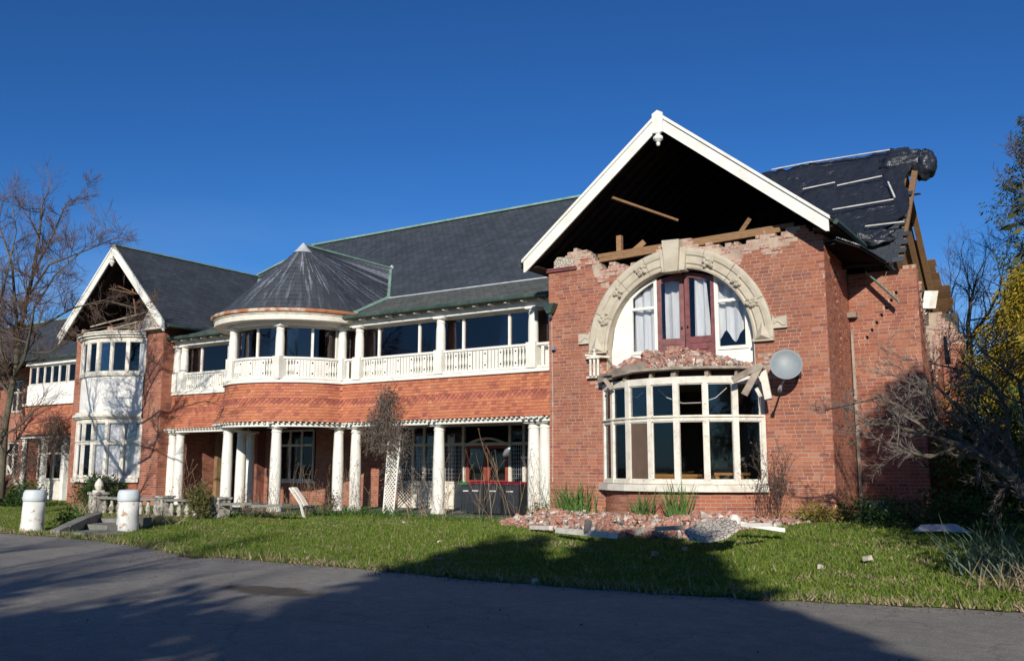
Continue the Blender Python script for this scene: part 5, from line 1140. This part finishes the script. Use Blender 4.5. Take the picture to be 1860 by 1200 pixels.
b = MB(); b.beam(gp_(1345, 950, .2), gp_(1425, 962, .1), .16, .07); b.beam(gp_(1350, 953, .26), gp_(1395, 952, .24), .08, .06); lay('fallen_moulding', b, MT['white'], 'white moulded cornice piece lying at the right end of the rubble', 'moulding')
b = MB(); b.lathe([(.05, -.1), (.1, -.04), (.1, .05), (.04, .11)], 10, gp_(1335, 946, .3)); lay('finial_ball', b, MT['white'], 'round white knob broken off and lying on the rubble', 'finial')
b = MB(); c = gp_(1297, 968, .16); R = random.Random(4)
pl = [c+V((.50*math.cos(a)*R.uniform(.75, 1.15), .30*math.sin(a)*R.uniform(.7, 1.2), .16*math.sin(a)+.04*math.cos(a)+.02)) for a in [2*PI*k/8 for k in range(8)]]; b.prism(pl, (0, .02, .05)); lay('pebbledash_slab', b, MT['pebble'], 'fallen slab of grey pebbledash lying on the lawn side of the rubble', 'slab')
b = MB(); b.beam(gp_(1083, 915, 0), gp_(1086, 950, 0), .1, .02); 
for i, (px, py, l, s) in enumerate(((1068, 905, 'x', 1),)): pass
for i, (px, py, lab, m_) in enumerate(((797, 1014, 'orange brick fragment on the grass beside the tip of the tree shadow', 'rubble'), (1190, 1003, 'brown brick lying on the lawn just in front of the pebbledash slab', 'rubble'), (1243, 994, 'red brick fragment on grass near the pebbledash slab', 'rubble'), (1490, 1027, 'pale flat stone on the sunny lawn at the right', 'limechunk'), (1576, 1011, 'small whitish stone on the lawn near the dark wall foot', 'limechunk'), (800, 982, 'light grey stone on the lawn before the verandah', 'limechunk'), (972, 1054, 'white fragment at the shaded lawn edge by the driveway', 'limechunk'), (1065, 1060, 'reddish brick piece at the shaded lawn edge', 'rubble'), (735, 948, 'white scrap lying at the foot of the trellis', 'limechunk'))):
    p = gp_(px, py, .03); o = obj('loose_stone' if m_ != 'rubble' else 'loose_brick', CHL[i % 4] if m_ != 'rubble' else CH[i % 9], None, lab, 'stone' if m_ != 'rubble' else 'brick', loc=p-V((0, 0, .015))); o.rotation_euler = (.2, .1, i); o.scale = (.7,)*3
b = MB(); c = gp_(1710, 966, .06); b.prism([c+V((-.45, -.05, 0)), c+V((.05, -.12, .03)), c+V((.5, .0, 0)), c+V((.2, .2, .13)), c+V((-.35, .15, .10))], (0, 0, .015)); lay('metal_sheet', b, MT['flash'], 'crumpled pale sheet on the shaded ground under the bare shrub', 'sheet')
b = MB(); p = atY(1594, 925, 22.7); b.box(p.x-.25, p.x+.22, 22.65, 22.9, .3, .82); lay('meter_box', b, MT['lampgrey'], 'grey box standing against the shaded wall foot by the downpipe', 'box')
# ---------------------------------------------------------------- vegetation
def leaves(name, P, size, mat, parent=None, aspect=.5, droop=0., seed=0, jitter=.4, upb=0., **kw):
    """one leaf-sized folded quad at every point of P"""
    g_ = np.random.default_rng(seed); n = len(P); P = np.asarray(P, float)
    d = g_.normal(size=(n, 3)); d[:, 2] = d[:, 2]*(1-droop)-droop*1.5+upb*1.5; d /= np.linalg.norm(d, axis=1)[:, None]
    a = g_.normal(size=(n, 3)); s = np.cross(d, a); s /= np.linalg.norm(s, axis=1)[:, None]; L = size*(1+jitter*g_.normal(size=(n, 1))).clip(.3, 2)
    nn = np.cross(d, s); v0 = P; v1 = P+d*L*.5+s*L*aspect*.5+nn*L*.08; v2 = P+d*L; v3 = P+d*L*.5-s*L*aspect*.5+nn*L*.08
    vs = np.stack([v0, v1, v2, v3], 1).reshape(-1, 3); F = np.arange(4*n).reshape(-1, 4)
    return obj(name, mesh_np(name, vs, F, mat), parent, **kw)
def clumps(C, R_, per, seed=0, flat=1.):
    g_ = np.random.default_rng(seed); C = np.asarray(C, float); R_ = np.asarray(R_, float); d = g_.normal(size=(len(C), per, 3)); d /= np.linalg.norm(d, axis=2)[:, :, None]
    d *= (g_.random((len(C), per, 1))**.45); d[:, :, 2] *= flat; return (C[:, None, :]+d*R_[:, None, None]).reshape(-1, 3)
def grow(b, R, p, d, L, r, lvl, bend=.25, up=.12, nseg=4, ratio=.62, kids=3, tips=None, mi=0, ang=.75):
    pts = [p]; rs = [r]; st = []
    for i in range(nseg):
        d = (d+V((R.gauss(0, bend), R.gauss(0, bend), R.gauss(0, bend)+up))*.5).normalized(); p = p+d*(L/nseg); pts.append(p); rs.append(max(.0035, r*(1-.62*(i+1)/nseg))); st.append((p, d, rs[-1]))
    b.tube(pts, rs, 6 if r > .05 else (4 if r > .015 else 3), mi, cap=False)
    if lvl <= 0:
        if tips is not None: tips.append(p)
        return
    for p_, d_, r_ in st:
        for _ in range(kids if p_ is not st[-1][0] else kids+1):
            if R.random() < .25: continue
            a = V((R.gauss(0, 1), R.gauss(0, 1), R.gauss(0, .8))); nd_ = (d_+a.normalized()*ang*R.uniform(.6, 1.3)).normalized()
            grow(b, R, p_, nd_, L*ratio*R.uniform(.6, 1.15), max(.004, r_*.62), lvl-1, bend, up, nseg if lvl > 1 else 3, ratio, kids, tips, mi, ang)
def bare_tree(label, cat, base, limbs, seed, mat, lvl=2, kids=2, name='bare_tree', trunk_mat=None, group=None, bend=.3, up=.12, ratio=.6, seg=4, ang=.75):
    """limbs: list of ([points], r0, r1) hand placed; the rest grows from them"""
    R = random.Random(seed); t = thing(name, label, cat, group, base)
    tb_ = MB(); bb = MB(); base = V(base)
    for li, (pts, r0, r1, sub) in enumerate(limbs):
        if li and 'left edge' in label: r0 *= .75; r1 *= .8
        pts = [V(p)-base for p in pts]; n = len(pts); tb_.tube(pts, [r0+(r1-r0)*i/(n-1) for i in range(n)], 9)
        if not sub: continue
        for i in range(1, n):
            m_ = 3
            for k in range(m_):
                q = pts[i-1].lerp(pts[i], (k+R.random())/m_); d = (pts[i]-pts[i-1]).normalized(); L = sub*R.uniform(.55, 1.2)
                a = V((R.gauss(0, 1), R.gauss(0, 1), R.gauss(0, .7))).normalized(); grow(bb, R, q, (d*.5+a*.9).normalized(), L, (r0+(r1-r0)*i/n)*.42+.004, lvl, bend, up, seg, ratio, kids, ang=ang)
        grow(bb, R, pts[-1], (pts[-1]-pts[-2]).normalized(), sub, r1, lvl, bend, up, seg, ratio, kids, ang=ang)
    tb_.build('trunk', trunk_mat or MT['bark'], t, smooth=True); bb.build('branches', mat, t, kind='stuff'); return t
# bare tree at the left
Y0 = 15.5
def q(px, py, dy=0.): return atY(px, py, Y0+dy)
bx = q(-2, 905)
bare_tree('leafless spreading tree with mossy trunk at the left edge of the lawn', 'tree', q(2, 905), [
    ([q(2, 905), q(4, 850), q(10, 770), q(24, 690), q(34, 620)], .11, .085, 1.5),
    ([q(34, 620), q(44, 560, .2), q(62, 490, .3), q(72, 420, .4), q(76, 375, .4)], .11, .03, 1.0),
    ([q(34, 620), q(28, 560, -.3), q(22, 480, -.5), q(6, 430, -.6)], .08, .03, 1.2),
    ([q(24, 690), q(44, 650, -.4), q(56, 600, -.5), q(62, 560, -.4), q(100, 500, -.3), q(150, 455, -.3)], .075, .02, .85),
    ([q(36, 600), q(80, 590, .4), q(130, 560, .6), q(190, 545, .8), q(250, 560, .8)], .06, .013, .7),
    ([q(50, 540), q(90, 480, .2), q(130, 465, .3), q(180, 445, .2), q(215, 430)], .05, .012, .75),
    ([q(20, 720), q(-10, 650, .2), q(-30, 580), q(-40, 500)], .08, .03, 1.3),
    ([q(34, 640), q(90, 640, -.5), q(160, 600, -.6), q(235, 585, -.6)], .045, .012, .6),
    ([q(62, 490), q(95, 430), q(115, 380), q(150, 350)], .04, .01, .6),
    ([q(24, 690), q(2, 640, -.6), q(-4, 560, -.8), q(12, 500, -.8), q(30, 420, -.8), q(22, 370, -.8)], .06, .015, .8)], 4, MT['twigred'], 2, 2, bend=.30, ratio=.68, seg=5)
def bush(label, cat, c, rad, ncl, per, size, mat, seed, name='bush', clr=.22, stems=True, aspect=.5, droop=0., upb=0., hollow=.5):
    g_ = np.random.default_rng(seed); t = thing(name, label, cat, None, (c[0], c[1], gz(c[0], c[1])))
    d = g_.normal(size=(ncl, 3)); d /= np.linalg.norm(d, axis=1)[:, None]; d *= (hollow+(1-hollow)*g_.random((ncl, 1)))*(.82+.3*np.sin(d[:, :1]*5+seed)*np.cos(d[:, 1:2]*4)); C = d*np.array(rad); C[:, 2] += c[2]-gz(c[0], c[1]); C = C[C[:, 2] > .02]
    leaves('leaves', clumps(C, clr*(.6+.8*g_.random(len(C))), per, seed), size, mat, t, aspect, droop, seed, upb=upb, kind='stuff')
    if stems:
        b = MB(); R = random.Random(seed)
        for i in range(14): k = V(C[R.randrange(len(C))]); b.tube([(R.uniform(-.12, .12), R.uniform(-.12, .12), -.05), (k.x*.4, k.y*.4, k.z*.5), tuple(k)], [.018, .012, .005], 4, cap=False)
        b.build('stems', MT['twig'], t, kind='stuff')
    return t
p = gp_(108, 925, .0); bush('dense dark green evergreen bush behind the left bollard', 'bush', (p.x-1.2, p.y+2.2, .55), (1.25, .9, .75), 260, 26, .085, MT['bushdark'], 3)
p = atY(30, 880, 19); bush('dark leafy shrub under the bare tree at the left edge', 'shrub', (p.x, 19, .45), (2.3, 1.0, .7), 240, 22, .09, MT['bushdark'], 5)
p = atY(95, 960, 13.6); bush('low leafy ground plant beside the left bollard', 'plant', (p.x+.2, 14.0, .12), (.55, .45, .32), 70, 20, .07, MT['grassdark'], 6, stems=False)
# creepers of tangled dead stems
def tangle(label, cat, zones, seed, mat, leafm=None, name='creeper', stemz=(), n=420, L=.5, grp=None):
    R = random.Random(seed); b = MB(); LP = []; t = thing(name, label, cat, grp, zones[0][0])
    o = V(zones[0][0])
    for _ in range(n):
        c, rad = R.choices([(z[0], z[1]) for z in zones], [z[2] for z in zones])[0]; d = V((R.gauss(0, 1), R.gauss(0, 1), R.gauss(0, 1))).normalized()*R.random()**.4
        p = V(c)+V((d.x*rad[0], d.y*rad[1], d.z*rad[2]))-o; v_ = V((R.gauss(0, 1), R.gauss(0, .5), R.gauss(-.4, 1))).normalized(); pts = [p]
        for k in range(4): v_ = (v_+V((R.gauss(0, .45), R.gauss(0, .4), R.gauss(-.08, .4)))).normalized(); pts.append(pts[-1]+v_*L*R.uniform(.15, .3))
        b.tube(pts, [.009, .008, .007, .005, .003], 3, cap=False); LP += [pts[R.randrange(1, 5)] for _ in range(3)]
    for st in stemz: b.tube([V(s_)-o for s_ in st], [.03]*(len(st)-1)+[.015], 5, cap=False)
    b.build('stems', mat, t, kind='stuff')
    if leafm: leaves('dead_leaves', np.array([tuple(x) for x in LP]), .05, leafm, t, .6, .3, seed, kind='stuff')
    return t
Z = lambda px, py, Y: tuple(atY(px, py, Y))
tangle('brown dead creeper clump hanging over the verandah beam and trellis', 'creeper', [(Z(695, 775, 22.0), (.75, .25, .75), 3), (Z(700, 730, 22.1), (.4, .2, .55), 1), (Z(722, 800, 21.9), (.35, .2, .5), 1.3), (Z(680, 790, 22.0), (.45, .2, .35), 1), (Z(712, 850, 21.9), (.2, .1, .6), .5)], 3, MT['twigpale'], MT['deadleaf'], n=900, L=.55, stemz=[(Z(706, 940, 21.9), Z(716, 860, 21.95), Z(704, 800, 22.0)), (Z(722, 938, 21.8), Z(712, 870, 21.9), Z(716, 790, 22.0))])
tangle('brown withered climber covering the left corner of the house', 'creeper', [(Z(90, 800, 22.6), (1.3, .4, .9), 2), (Z(40, 830, 22.6), (1.5, .4, 1.0), 2), (Z(100, 770, 22.4), (.6, .3, .5), 1), (Z(45, 720, 24.6), (.7, .3, 1.1), 1)], 8, MT['twig'], MT['deadleaf'], n=1000, L=.8)
b = MB(); b.beam(atY(14, 845, 19.5), atY(32, 885, 19.2), .06, .04); lay('leaning_pole', b, MT['white'], 'thin white pole leaning in the shrubs at the left edge', 'pole')
# strap leaved plants
def strap(label, px, py, n, L, seed, mat='strap', wd=.02, arch=.5, Y=None, name='strap_plant', spread=.1, cat='plant', h=0.02):
    p = gp_(px, py, h) if Y is None else V((atY(px, py, Y).x, Y, gz(atY(px, py, Y).x, Y))); R = random.Random(seed); t = thing(name, label, cat, None, p); b = MB()
    for _ in range(n):
        a = R.uniform(0, 2*PI); l = L*R.uniform(.55, 1.1); q_ = V((R.gauss(0, spread), R.gauss(0, spread*.7), -.03)); d = V((math.cos(a)*R.uniform(.05, arch), math.sin(a)*R.uniform(.05, arch), 1)).normalized(); sd = d.cross(V((R.gauss(0, 1), R.gauss(0, 1), .1))).normalized(); pts = []
        kk = 5; g_ = R.uniform(.1, .9)*arch
        for k in range(kk+1): pts.append(q_.copy()); q_ = q_+d*(l/kk); d = (d+V((d.x, d.y, -.55))*g_*.35).normalized()
        vs = []; fs = []
        for k, x in enumerate(pts): ww = wd*(1-(k/kk)**2.2)*.5+.0015; vs += [x-sd*ww, x+sd*ww]
        for k in range(kk): fs.append((2*k, 2*k+1, 2*k+3, 2*k+2))
        b.add(vs, fs)
    b.build('blades', MT[mat], t, kind='stuff'); return t
strap('lush strap leaved clump growing between verandah and bow window', 1042, 938, 170, 1.0, 1, Y=20.75, spread=.26, wd=.03, arch=.55)
strap('green strap leaved plant left of centre below the bow window sill', 1172, 945, 34, .8, 2, Y=19.55, spread=.11, wd=.035, arch=.6)
strap('tall narrow strap leaved plant in the middle under the bow window', 1222, 945, 22, .85, 3, Y=19.45, spread=.08, wd=.035, arch=.4)
strap('upright strap leaved plant right of centre under the bow window', 1240, 945, 34, 1.0, 4, Y=19.45, spread=.09, wd=.035, arch=.4)
strap('small reddish strap leaves fanning out at the left of the bow window plants', 1150, 940, 16, .55, 5, Y=19.6, spread=.06, wd=.025, arch=.9)
strap('grey green tufted iris clump at the right end of the lawn', 1815, 1000, 150, .85, 6, 'bluegrey', .022, .8, Y=14.3, spread=.28)
strap('rank dry grass tuft on the lawn at the right edge', 1850, 1040, 120, .5, 7, 'dry', .012, .9, Y=13.2, spread=.3)
strap('tan dry grass clump at the foot of the right bollard', 285, 960, 150, .65, 8, 'dry', .014, 1.1, Y=15.6, spread=.3)
strap('tan dead grass tuft behind the dark bush near the first pedestal', 150, 925, 60, .7, 9, 'dry', .014, .8, Y=17.2, spread=.2)
strap('tan wispy grass clump before the balustrade middle', 478, 935, 90, .6, 10, 'dry', .012, .9, Y=18.9, spread=.3)
strap('grassy weeds at the feet of the verandah column pair', 660, 935, 90, .5, 11, 'grassdark', .02, .9, Y=21.6, spread=.4)
strap('lush long grass spilling at the verandah corner beside the single column', 800, 945, 150, .30, 12, 'grassdark', .015, .9, Y=21.4, spread=.7)
strap('long green grass under the verandah edge below the bins', 900, 948, 150, .26, 13, 'grassdark', .015, .9, Y=21.4, spread=.7)
strap('leafy weeds along the verandah foot right of the white trim', 600, 940, 160, .5, 14, 'grassdark', .018, .9, Y=20.6, spread=.7)
strap('long grass tuft at the base of the terrace balustrade end', 440, 945, 140, .42, 15, 'grassdark', .018, .9, Y=18.6, spread=.8)
strap('tall grass along the foot of the trellis', 715, 945, 130, .4, 16, 'grassdark', .015, .9, Y=21.3, spread=.5)
# bushes
p = atY(362, 925, 17.3); bush('tall olive green scrubby shrub in front of the balustrade', 'shrub', (p.x, 17.3, .58), (.52, .4, .62), 150, 22, .06, MT['shrub'], 11, clr=.16, hollow=.2, upb=.5)
p = atY(1478, 940, 20.2); bush('low yellow green bush at the corner foot of the brick wing', 'bush', (p.x, 20.1, .55), (.75, .45, .30), 110, 16, .05, MT['yellowbush'], 12, clr=.16)
p = atY(1560, 935, 20.6); bush('dark low bush in the shaded corner beside the downpipe', 'bush', (p.x, 21.3, .55), (1.2, .7, .4), 130, 18, .06, MT['bushdark'], 13)
p = atY(1700, 930, 19); bush('dark undergrowth in the shade under the bare shrub', 'undergrowth', (p.x, 19.5, .6), (1.7, .9, .5), 200, 18, .07, MT['bushdark'], 14)
p = atY(975, 935, 21.2); bush('small leafy weed at the foot of the right verandah columns', 'weed', (p.x, 21.3, .35), (.5, .25, .35), 60, 14, .05, MT['shrub'], 15, clr=.12)
p = atY(600, 900, 20.8); bush('reddish brown weedy shrub before the paired verandah columns', 'shrub', (p.x, 20.8, .5), (.5, .3, .6), 70, 14, .045, MT['deadleaf'], 16, clr=.14, hollow=.1, upb=.4)
# stalky dead plants
def stalks(label, px0, px1, Y, n, h, seed, mat='stalk', lvl=1, grp=None, name='dead_plant', leafm=None):
    R = random.Random(seed); x0, x1 = atY(px0, 930, Y).x, atY(px1, 930, Y).x; c = V(((x0+x1)/2, Y, gz((x0+x1)/2, Y))); t = thing(name, label, 'dead plant', grp, c); b = MB(); tips = []
    for _ in range(int(n*.75)):
        p = V((R.uniform(x0, x1)-c.x, R.uniform(-.3, .3), -.03)); grow(b, R, p, V((R.gauss(0, .35), R.gauss(0, .2), 1)).normalized(), h*R.uniform(.4, 1.0), .0075, lvl, .18, .25, 5, .5, 1, tips, ang=.6)
    b.build('stems', MT[mat], t, kind='stuff')
    if tips: leaves('seed_heads', clumps([tuple(x) for x in tips], [.03]*len(tips), 5, seed), .03, MT[leafm or 'deadleaf'], t, .6, 0, seed, kind='stuff')
stalks('dead branching stalks standing before the paired columns on the verandah', 628, 665, 21.5, 16, 1.5, 1, leafm='deadleaf')
stalks('pale dead stalks left of the single verandah column', 735, 815, 21.3, 22, 1.5, 2)
stalks('arching tan stalks in front of the red lidded bins', 855, 925, 21.2, 10, 1.9, 3)
stalks('twiggy dead stems before the columns at the brick wing corner', 935, 985, 21.1, 16, 1.5, 4)
stalks('dry stems rising behind the right bollard by the balustrade', 295, 345, 18.5, 20, 1.4, 5)
stalks('brown dead weeds between the turret column and white trim', 500, 600, 20.3, 30, 1.2, 6)
stalks('leafless rose bush against the brick right of the bow window', 1385, 1425, 20.3, 16, 1.25, 7, 'twig', 2)
stalks('dry tangle of stems in front of the low balustrade', 420, 500, 18.9, 34, .9, 8)
stalks('bare thorny stems on the first pedestal side by the left bow window', 170, 200, 18.6, 12, 1.6, 9, 'twig')
# right side: leafless shrub, conifers, far bush
Y0 = 16.2
bare_tree('grey leafless shrub with low arching limbs at the right edge', 'shrub', q(1885, 960, -.6), [
    ([q(1885, 975, -.6), q(1868, 900, -.5), q(1840, 868, -.4), q(1800, 835, -.2), q(1745, 810), q(1690, 790, .2), q(1630, 775, .4), q(1580, 765, .5)], .11, .012, .55),
    ([q(1868, 900, -.5), q(1850, 860), q(1835, 840), q(1770, 815), q(1700, 770, .5), q(1650, 745, .7), q(1600, 760, .9)], .09, .012, .6),
    ([q(1850, 860), q(1832, 800, .4), q(1828, 740, .6), q(1795, 690, .8), q(1740, 670, 1.), q(1690, 660, 1.)], .05, .01, .6),
    ([q(1835, 840), q(1780, 790, .5), q(1740, 740, .7), q(1700, 700, .9), q(1660, 690, 1.)], .05, .01, .6),
    ([q(1868, 900), q(1880, 820, .3), q(1860, 740, .5), q(1850, 690, .5), q(1800, 650, .6)], .07, .012, .7),
    ([q(1740, 810), q(1690, 830, -.2), q(1640, 820, -.2), q(1600, 800)], .03, .008, .4),
    ([q(1690, 790), q(1640, 740, .3), q(1600, 720, .5), q(1545, 735, .6), q(1500, 745, .8)], .03, .006, .35)], 12, MT['twigpale'], 2, 2, name='bare_shrub', trunk_mat=MT['bark'], bend=.3, up=.12, ratio=.55)
def conifer(label, x, y, h, r, mat, seed, ncl=500, per=26, size=.13, z0=.6, shape=None, droop=.6, name='conifer', clr=.34, zoff=0):
    g_ = np.random.default_rng(seed); t = thing(name, label, 'tree', None, (x, y, 0)); C = []
    while len(C) < ncl:
        z = z0+(h-z0)*g_.random(); k = (shape or (lambda u: (1-u)**.7))((z-z0)/(h-z0)); a = g_.random()*2*PI; rr_ = r*k*(.45+.55*g_.random()**.5)*(.8+.25*math.sin(3*a+z*1.3)+.15*math.sin(7*a-z*3)); C.append((rr_*math.cos(a), rr_*math.sin(a), z))
    C = np.array(C); leaves('foliage', clumps(C, clr*(.5+.8*g_.random(len(C))), per, seed, .8), size, mat, t, .32, droop, seed, kind='stuff')
    b = MB(); b.tube([(0, 0, -.1), (.05, 0, h*.5), (0, 0, h*.93)], [r*.1+.05, r*.06+.03, .02], 8); R = random.Random(seed)
    b.build('trunk', MT['bark'], t); bb = MB()
    for i in range(40): c = C[R.randrange(len(C))]; bb.tube([(0, 0, max(.3, c[2]-.3)), tuple(c)], [.035, .01], 4, cap=False)
    bb.build('limbs', MT['twig'], t, kind='stuff'); return t
conifer('golden green conifer with drooping sprays right of the ruined wall', -1.35, 24.6, 6.3, 2.6, MT['gold'], 4, 1700, 56, .085, .6, lambda u: (1-u)**.55, clr=.36)
conifer('smaller golden conifer crowding the end of the ruined wall', -2.5, 27.2, 4.7, 1.3, MT['gold'], 6, 320, 36, .10, .8, lambda u: (1-u)**.6)
conifer('tall dark conifer cut off by the right edge of the picture', -.6, 28.0, 11.6, 1.8, MT['conif'], 7, 1100, 46, .10, 1.0, lambda u: .5+.5*math.sin(u*PI)**.6 if u < .93 else .4, clr=.32)
conifer('dense evergreen standing on the lawn just right of the picture', 1.8, 11.4, 8.6, 2.25, MT['conif'], 9, 1200, 40, .13, 1.9, lambda u: (1-u)**.35, clr=.45)
p = (-1.75, 22.4); bush('wall of dark bushes in deep shade behind the bare shrub', 'bush', (p[0]-.2, p[1]-.2, 1.6), (1.9, 1.0, 2.0), 520, 26, .09, MT['bushdark'], 41, clr=.3)
conifer('bushy evergreen right of the picture behind the lawn', 2.7, 16.5, 5.0, 1.4, MT['conif'], 19, 360, 36, .11, .5, lambda u: (1-u)**.4, clr=.42)
Y0 = 33.
p0 = q(1765, 700); bare_tree('distant leafless bush with fine twigs above the golden conifer', 'tree', p0, [
    ([q(1765, 700), q(1762, 640), q(1758, 590), q(1765, 540), q(1775, 500)], .12, .02, 1.7), ([q(1762, 640), q(1735, 590), q(1725, 550), q(1735, 510)], .06, .015, 1.3), ([q(1758, 620), q(1795, 570), q(1815, 530), q(1820, 500)], .06, .015, 1.3)], 6, MT['twig'], 2, 2, ratio=.55)
Y0 = 18.5
p0 = q(1885, 700); bare_tree('reddish bare twigs at the top right edge of the picture', 'tree', p0, [([q(1900, 700), q(1890, 450), q(1870, 330), q(1862, 280)], .08, .015, .55), ([q(1890, 450), q(1865, 380), q(1855, 320)], .03, .01, .5)], 16, MT['twig'], 2, 2, ratio=.5)
# trees behind the photographer, whose shadows fall on the drive
def shade_tree(label, x, y, h, prof, seed, ncl, z0=1.5):
    g_ = np.random.default_rng(seed); t = thing('conifer', label, 'tree', None, (x, y, 0)); C = []
    while len(C) < ncl:
        u = g_.random()**.85; z = z0+(h-z0)*u; a = g_.random()*2*PI; r_ = float(np.interp(u, [i_[0] for i_ in prof], [i_[1] for i_ in prof]))*g_.random()**.5; C.append((r_*math.cos(a), r_*math.sin(a), z))
    leaves('foliage', clumps(np.array(C), .5*(.5+.7*g_.random(ncl)), 18, seed), .34, MT['conif'], t, .6, .3, seed, kind='stuff')
    b = MB(); b.tube([(0, 0, -.1), (0, 0, h*.9)], [.3, .05], 8); b.build('trunk', MT['bark'], t)
shade_tree('tall evergreen behind the photographer throwing the left shadow peak', 2.0, -10.4, 10.6, [(0, 1.5), (.5, 1.4), (.75, 1.1), (.9, .8), (1, .3)], 31, 620)
shade_tree('broad evergreen behind the photographer throwing the right shadow peak', 4.6, -10.2, 11.1, [(0, 2.5), (.35, 2.4), (.6, 1.9), (.8, 1.1), (.93, .8), (1, .3)], 32, 950)
shade_tree('bushy evergreen behind the photographer shading the front of the drive', 5.0, -8.2, 7.2, [(0, 2.0), (.5, 1.9), (.85, 1.1), (1, .4)], 33, 420)
shade_tree('low evergreen behind the photographer shading the near left corner of the drive', -1.4, -10.2, 7.0, [(0, 1.8), (.6, 1.8), (1, .8)], 34, 300)
shade_tree('squat evergreen behind the photographer at the far left of the others', -4.6, -11.2, 7.0, [(0, 2.0), (.6, 1.9), (1, .7)], 35, 320)
Bt = V((-4.5, -10, 0)); 
bare_tree('leafless tree behind the photographer casting thin branch shadows', 'tree', Bt, [
    ([Bt, Bt+V((.1, 0, 2.5)), Bt+V((-.2, .1, 4.5)), Bt+V((.2, 0, 6.5)), Bt+V((0, 0, 8.5))], .3, .05, 2.2), ([Bt+V((.1, 0, 2.5)), Bt+V((-1.5, .3, 4.5)), Bt+V((-3, .2, 6)), Bt+V((-4, 0, 7))], .14, .03, 1.8),
    ([Bt+V((-.2, .1, 4)), Bt+V((1.4, .3, 5.5)), Bt+V((2.3, .2, 7))], .12, .03, 1.8), ([Bt+V((.1, 0, 3)), Bt+V((-.8, -.6, 5)), Bt+V((-1.8, -.4, 7.5))], .12, .03, 1.8)], 77, MT['twig'], 2, 3, bend=.25)
Bt = V((-9.5, -9, 0))
bare_tree('second leafless tree behind the photographer farther left', 'tree', Bt, [
    ([Bt, Bt+V((.1, 0, 2.2)), Bt+V((-.2, .1, 4.2)), Bt+V((.2, 0, 6)), Bt+V((0, 0, 7.5))], .28, .05, 2.0), ([Bt+V((.1, 0, 2)), Bt+V((1.5, .3, 4)), Bt+V((3, .2, 5.5))], .14, .03, 1.8), ([Bt+V((.1, 0, 2.6)), Bt+V((-1.3, 0, 4.6)), Bt+V((-2, 0, 6.4))], .12, .03, 1.6)], 78, MT['twig'], 2, 3, bend=.25)
Bt = V((-3.2, -15.5, 0))
bare_tree('third leafless tree behind the photographer set farther back', 'tree', Bt, [([Bt, Bt+V((.1, 0, 3)), Bt+V((-.2, .1, 5.5)), Bt+V((.2, 0, 8)), Bt+V((0, 0, 10))], .34, .07, 2.4), ([Bt+V((.1, 0, 3)), Bt+V((-1.6, .3, 5.5)), Bt+V((-3.4, .2, 8))], .18, .05, 2.2), ([Bt+V((.1, 0, 3.5)), Bt+V((1.5, 0, 6)), Bt+V((2.8, 0, 8.6))], .17, .05, 2.2), ([Bt+V((0, 0, 5)), Bt+V((-2.5, 0, 6.6)), Bt+V((-5, .2, 7.6))], .13, .04, 2.0)], 79, MT['twig'], 2, 3, bend=.25)
# a hedge line of trees far behind the camera and right, for reflections and horizon
# ---------------------------------------------------------------- grass of the lawn
def grass_field():
    g_ = np.random.default_rng(5); N = 380000; y = 11+12*g_.random(N)**1.25; x = -1.95*y+g_.random(N)*(1.99*y+1.2)
    e0 = edgeY(x); d = y-e0; keep = (d > -.05+.12*g_.random(N))
    keep &= ~((y < 14.9) & (y > 12.7) & (x < -19.75-(y-13)*.45) & (x > -21.1-(y-13)*.55))
    keep &= ~((y > 20.9) & (x > XL) & (x < XR)); keep &= (y < 22.1) | (x < -31) 
    rub = np.array([groundz(a, b_) is not None for a, b_ in zip(x, y)]); keep &= ~(rub & (g_.random(N) < .93))
    x, y, d = x[keep], y[keep], d[keep]; n = len(x)
    z = np.array([gz(a, b_) for a, b_ in zip(x, y)])
    patch = np.sin(x*1.3+np.sin(y*1.7)*1.2)*np.sin(y*1.9+x*.6)*.5+.5*np.sin(x*4.1+y*2.3)*np.sin(y*5.3-x*1.1)
    h = (.020+.036*g_.random(n)+.032*np.clip(patch, 0, 1))*(1+.9*np.exp(-((d-.1)/.25)**2)*(g_.random(n) < .4)); h *= np.where(g_.random(n) < .03, 1.8, 1)
    a = g_.random(n)*2*PI; w_ = .006+.006*g_.random(n)+.0004*y; lean = h*(.3+.9*g_.random(n)); b_ = a+g_.normal(size=n)*1.2
    h = h*np.where(np.sin(x*7.3+np.sin(y*5.1)*2)*np.sin(y*8.7+np.cos(x*4.4)*2) > .78, 1.9, 1)
    v0 = np.stack([x-np.cos(a)*w_, y-np.sin(a)*w_, z-.005], 1); v1 = np.stack([x+np.cos(a)*w_, y+np.sin(a)*w_, z-.005], 1); v2 = np.stack([x+np.cos(b_)*lean, y+np.sin(b_)*lean, z+h], 1)
    vs = np.stack([v0, v1, v2], 1).reshape(-1, 3); F = np.arange(3*n).reshape(-1, 3); mi = (g_.random(n) < .05+.22*(patch < -.35)+.35*(np.exp(-(d/.35)**2))).astype(int)
    obj('grass', mesh_np('grass', vs, F, [MT['grass'], MT['dry']], mi), None, 'short rough green lawn grass between drive and house', 'grass', kind='stuff')
grass_field()
def litter():
    g_ = np.random.default_rng(9); P = []
    for _ in range(2600):
        i = g_.integers(0, len(ex)-1); x = ex[i]+g_.normal()*.3
        if x < -24 or x > 0: continue
        P.append((x, edgeY(x)+g_.normal()*.22-.06, .014))
    for _ in range(160):
        y = 5+8*g_.random(); x = -1.6*y+g_.random()*1.55*y
        if y < edgeY(x): P.append((x, y, .004))
    leaves('leaf_litter', np.array(P), .026, MT['deadleaf'], None, .6, .0, 3, label='scattered brown leaf litter along the edge of the drive', cat='leaf litter', kind='stuff')
litter()
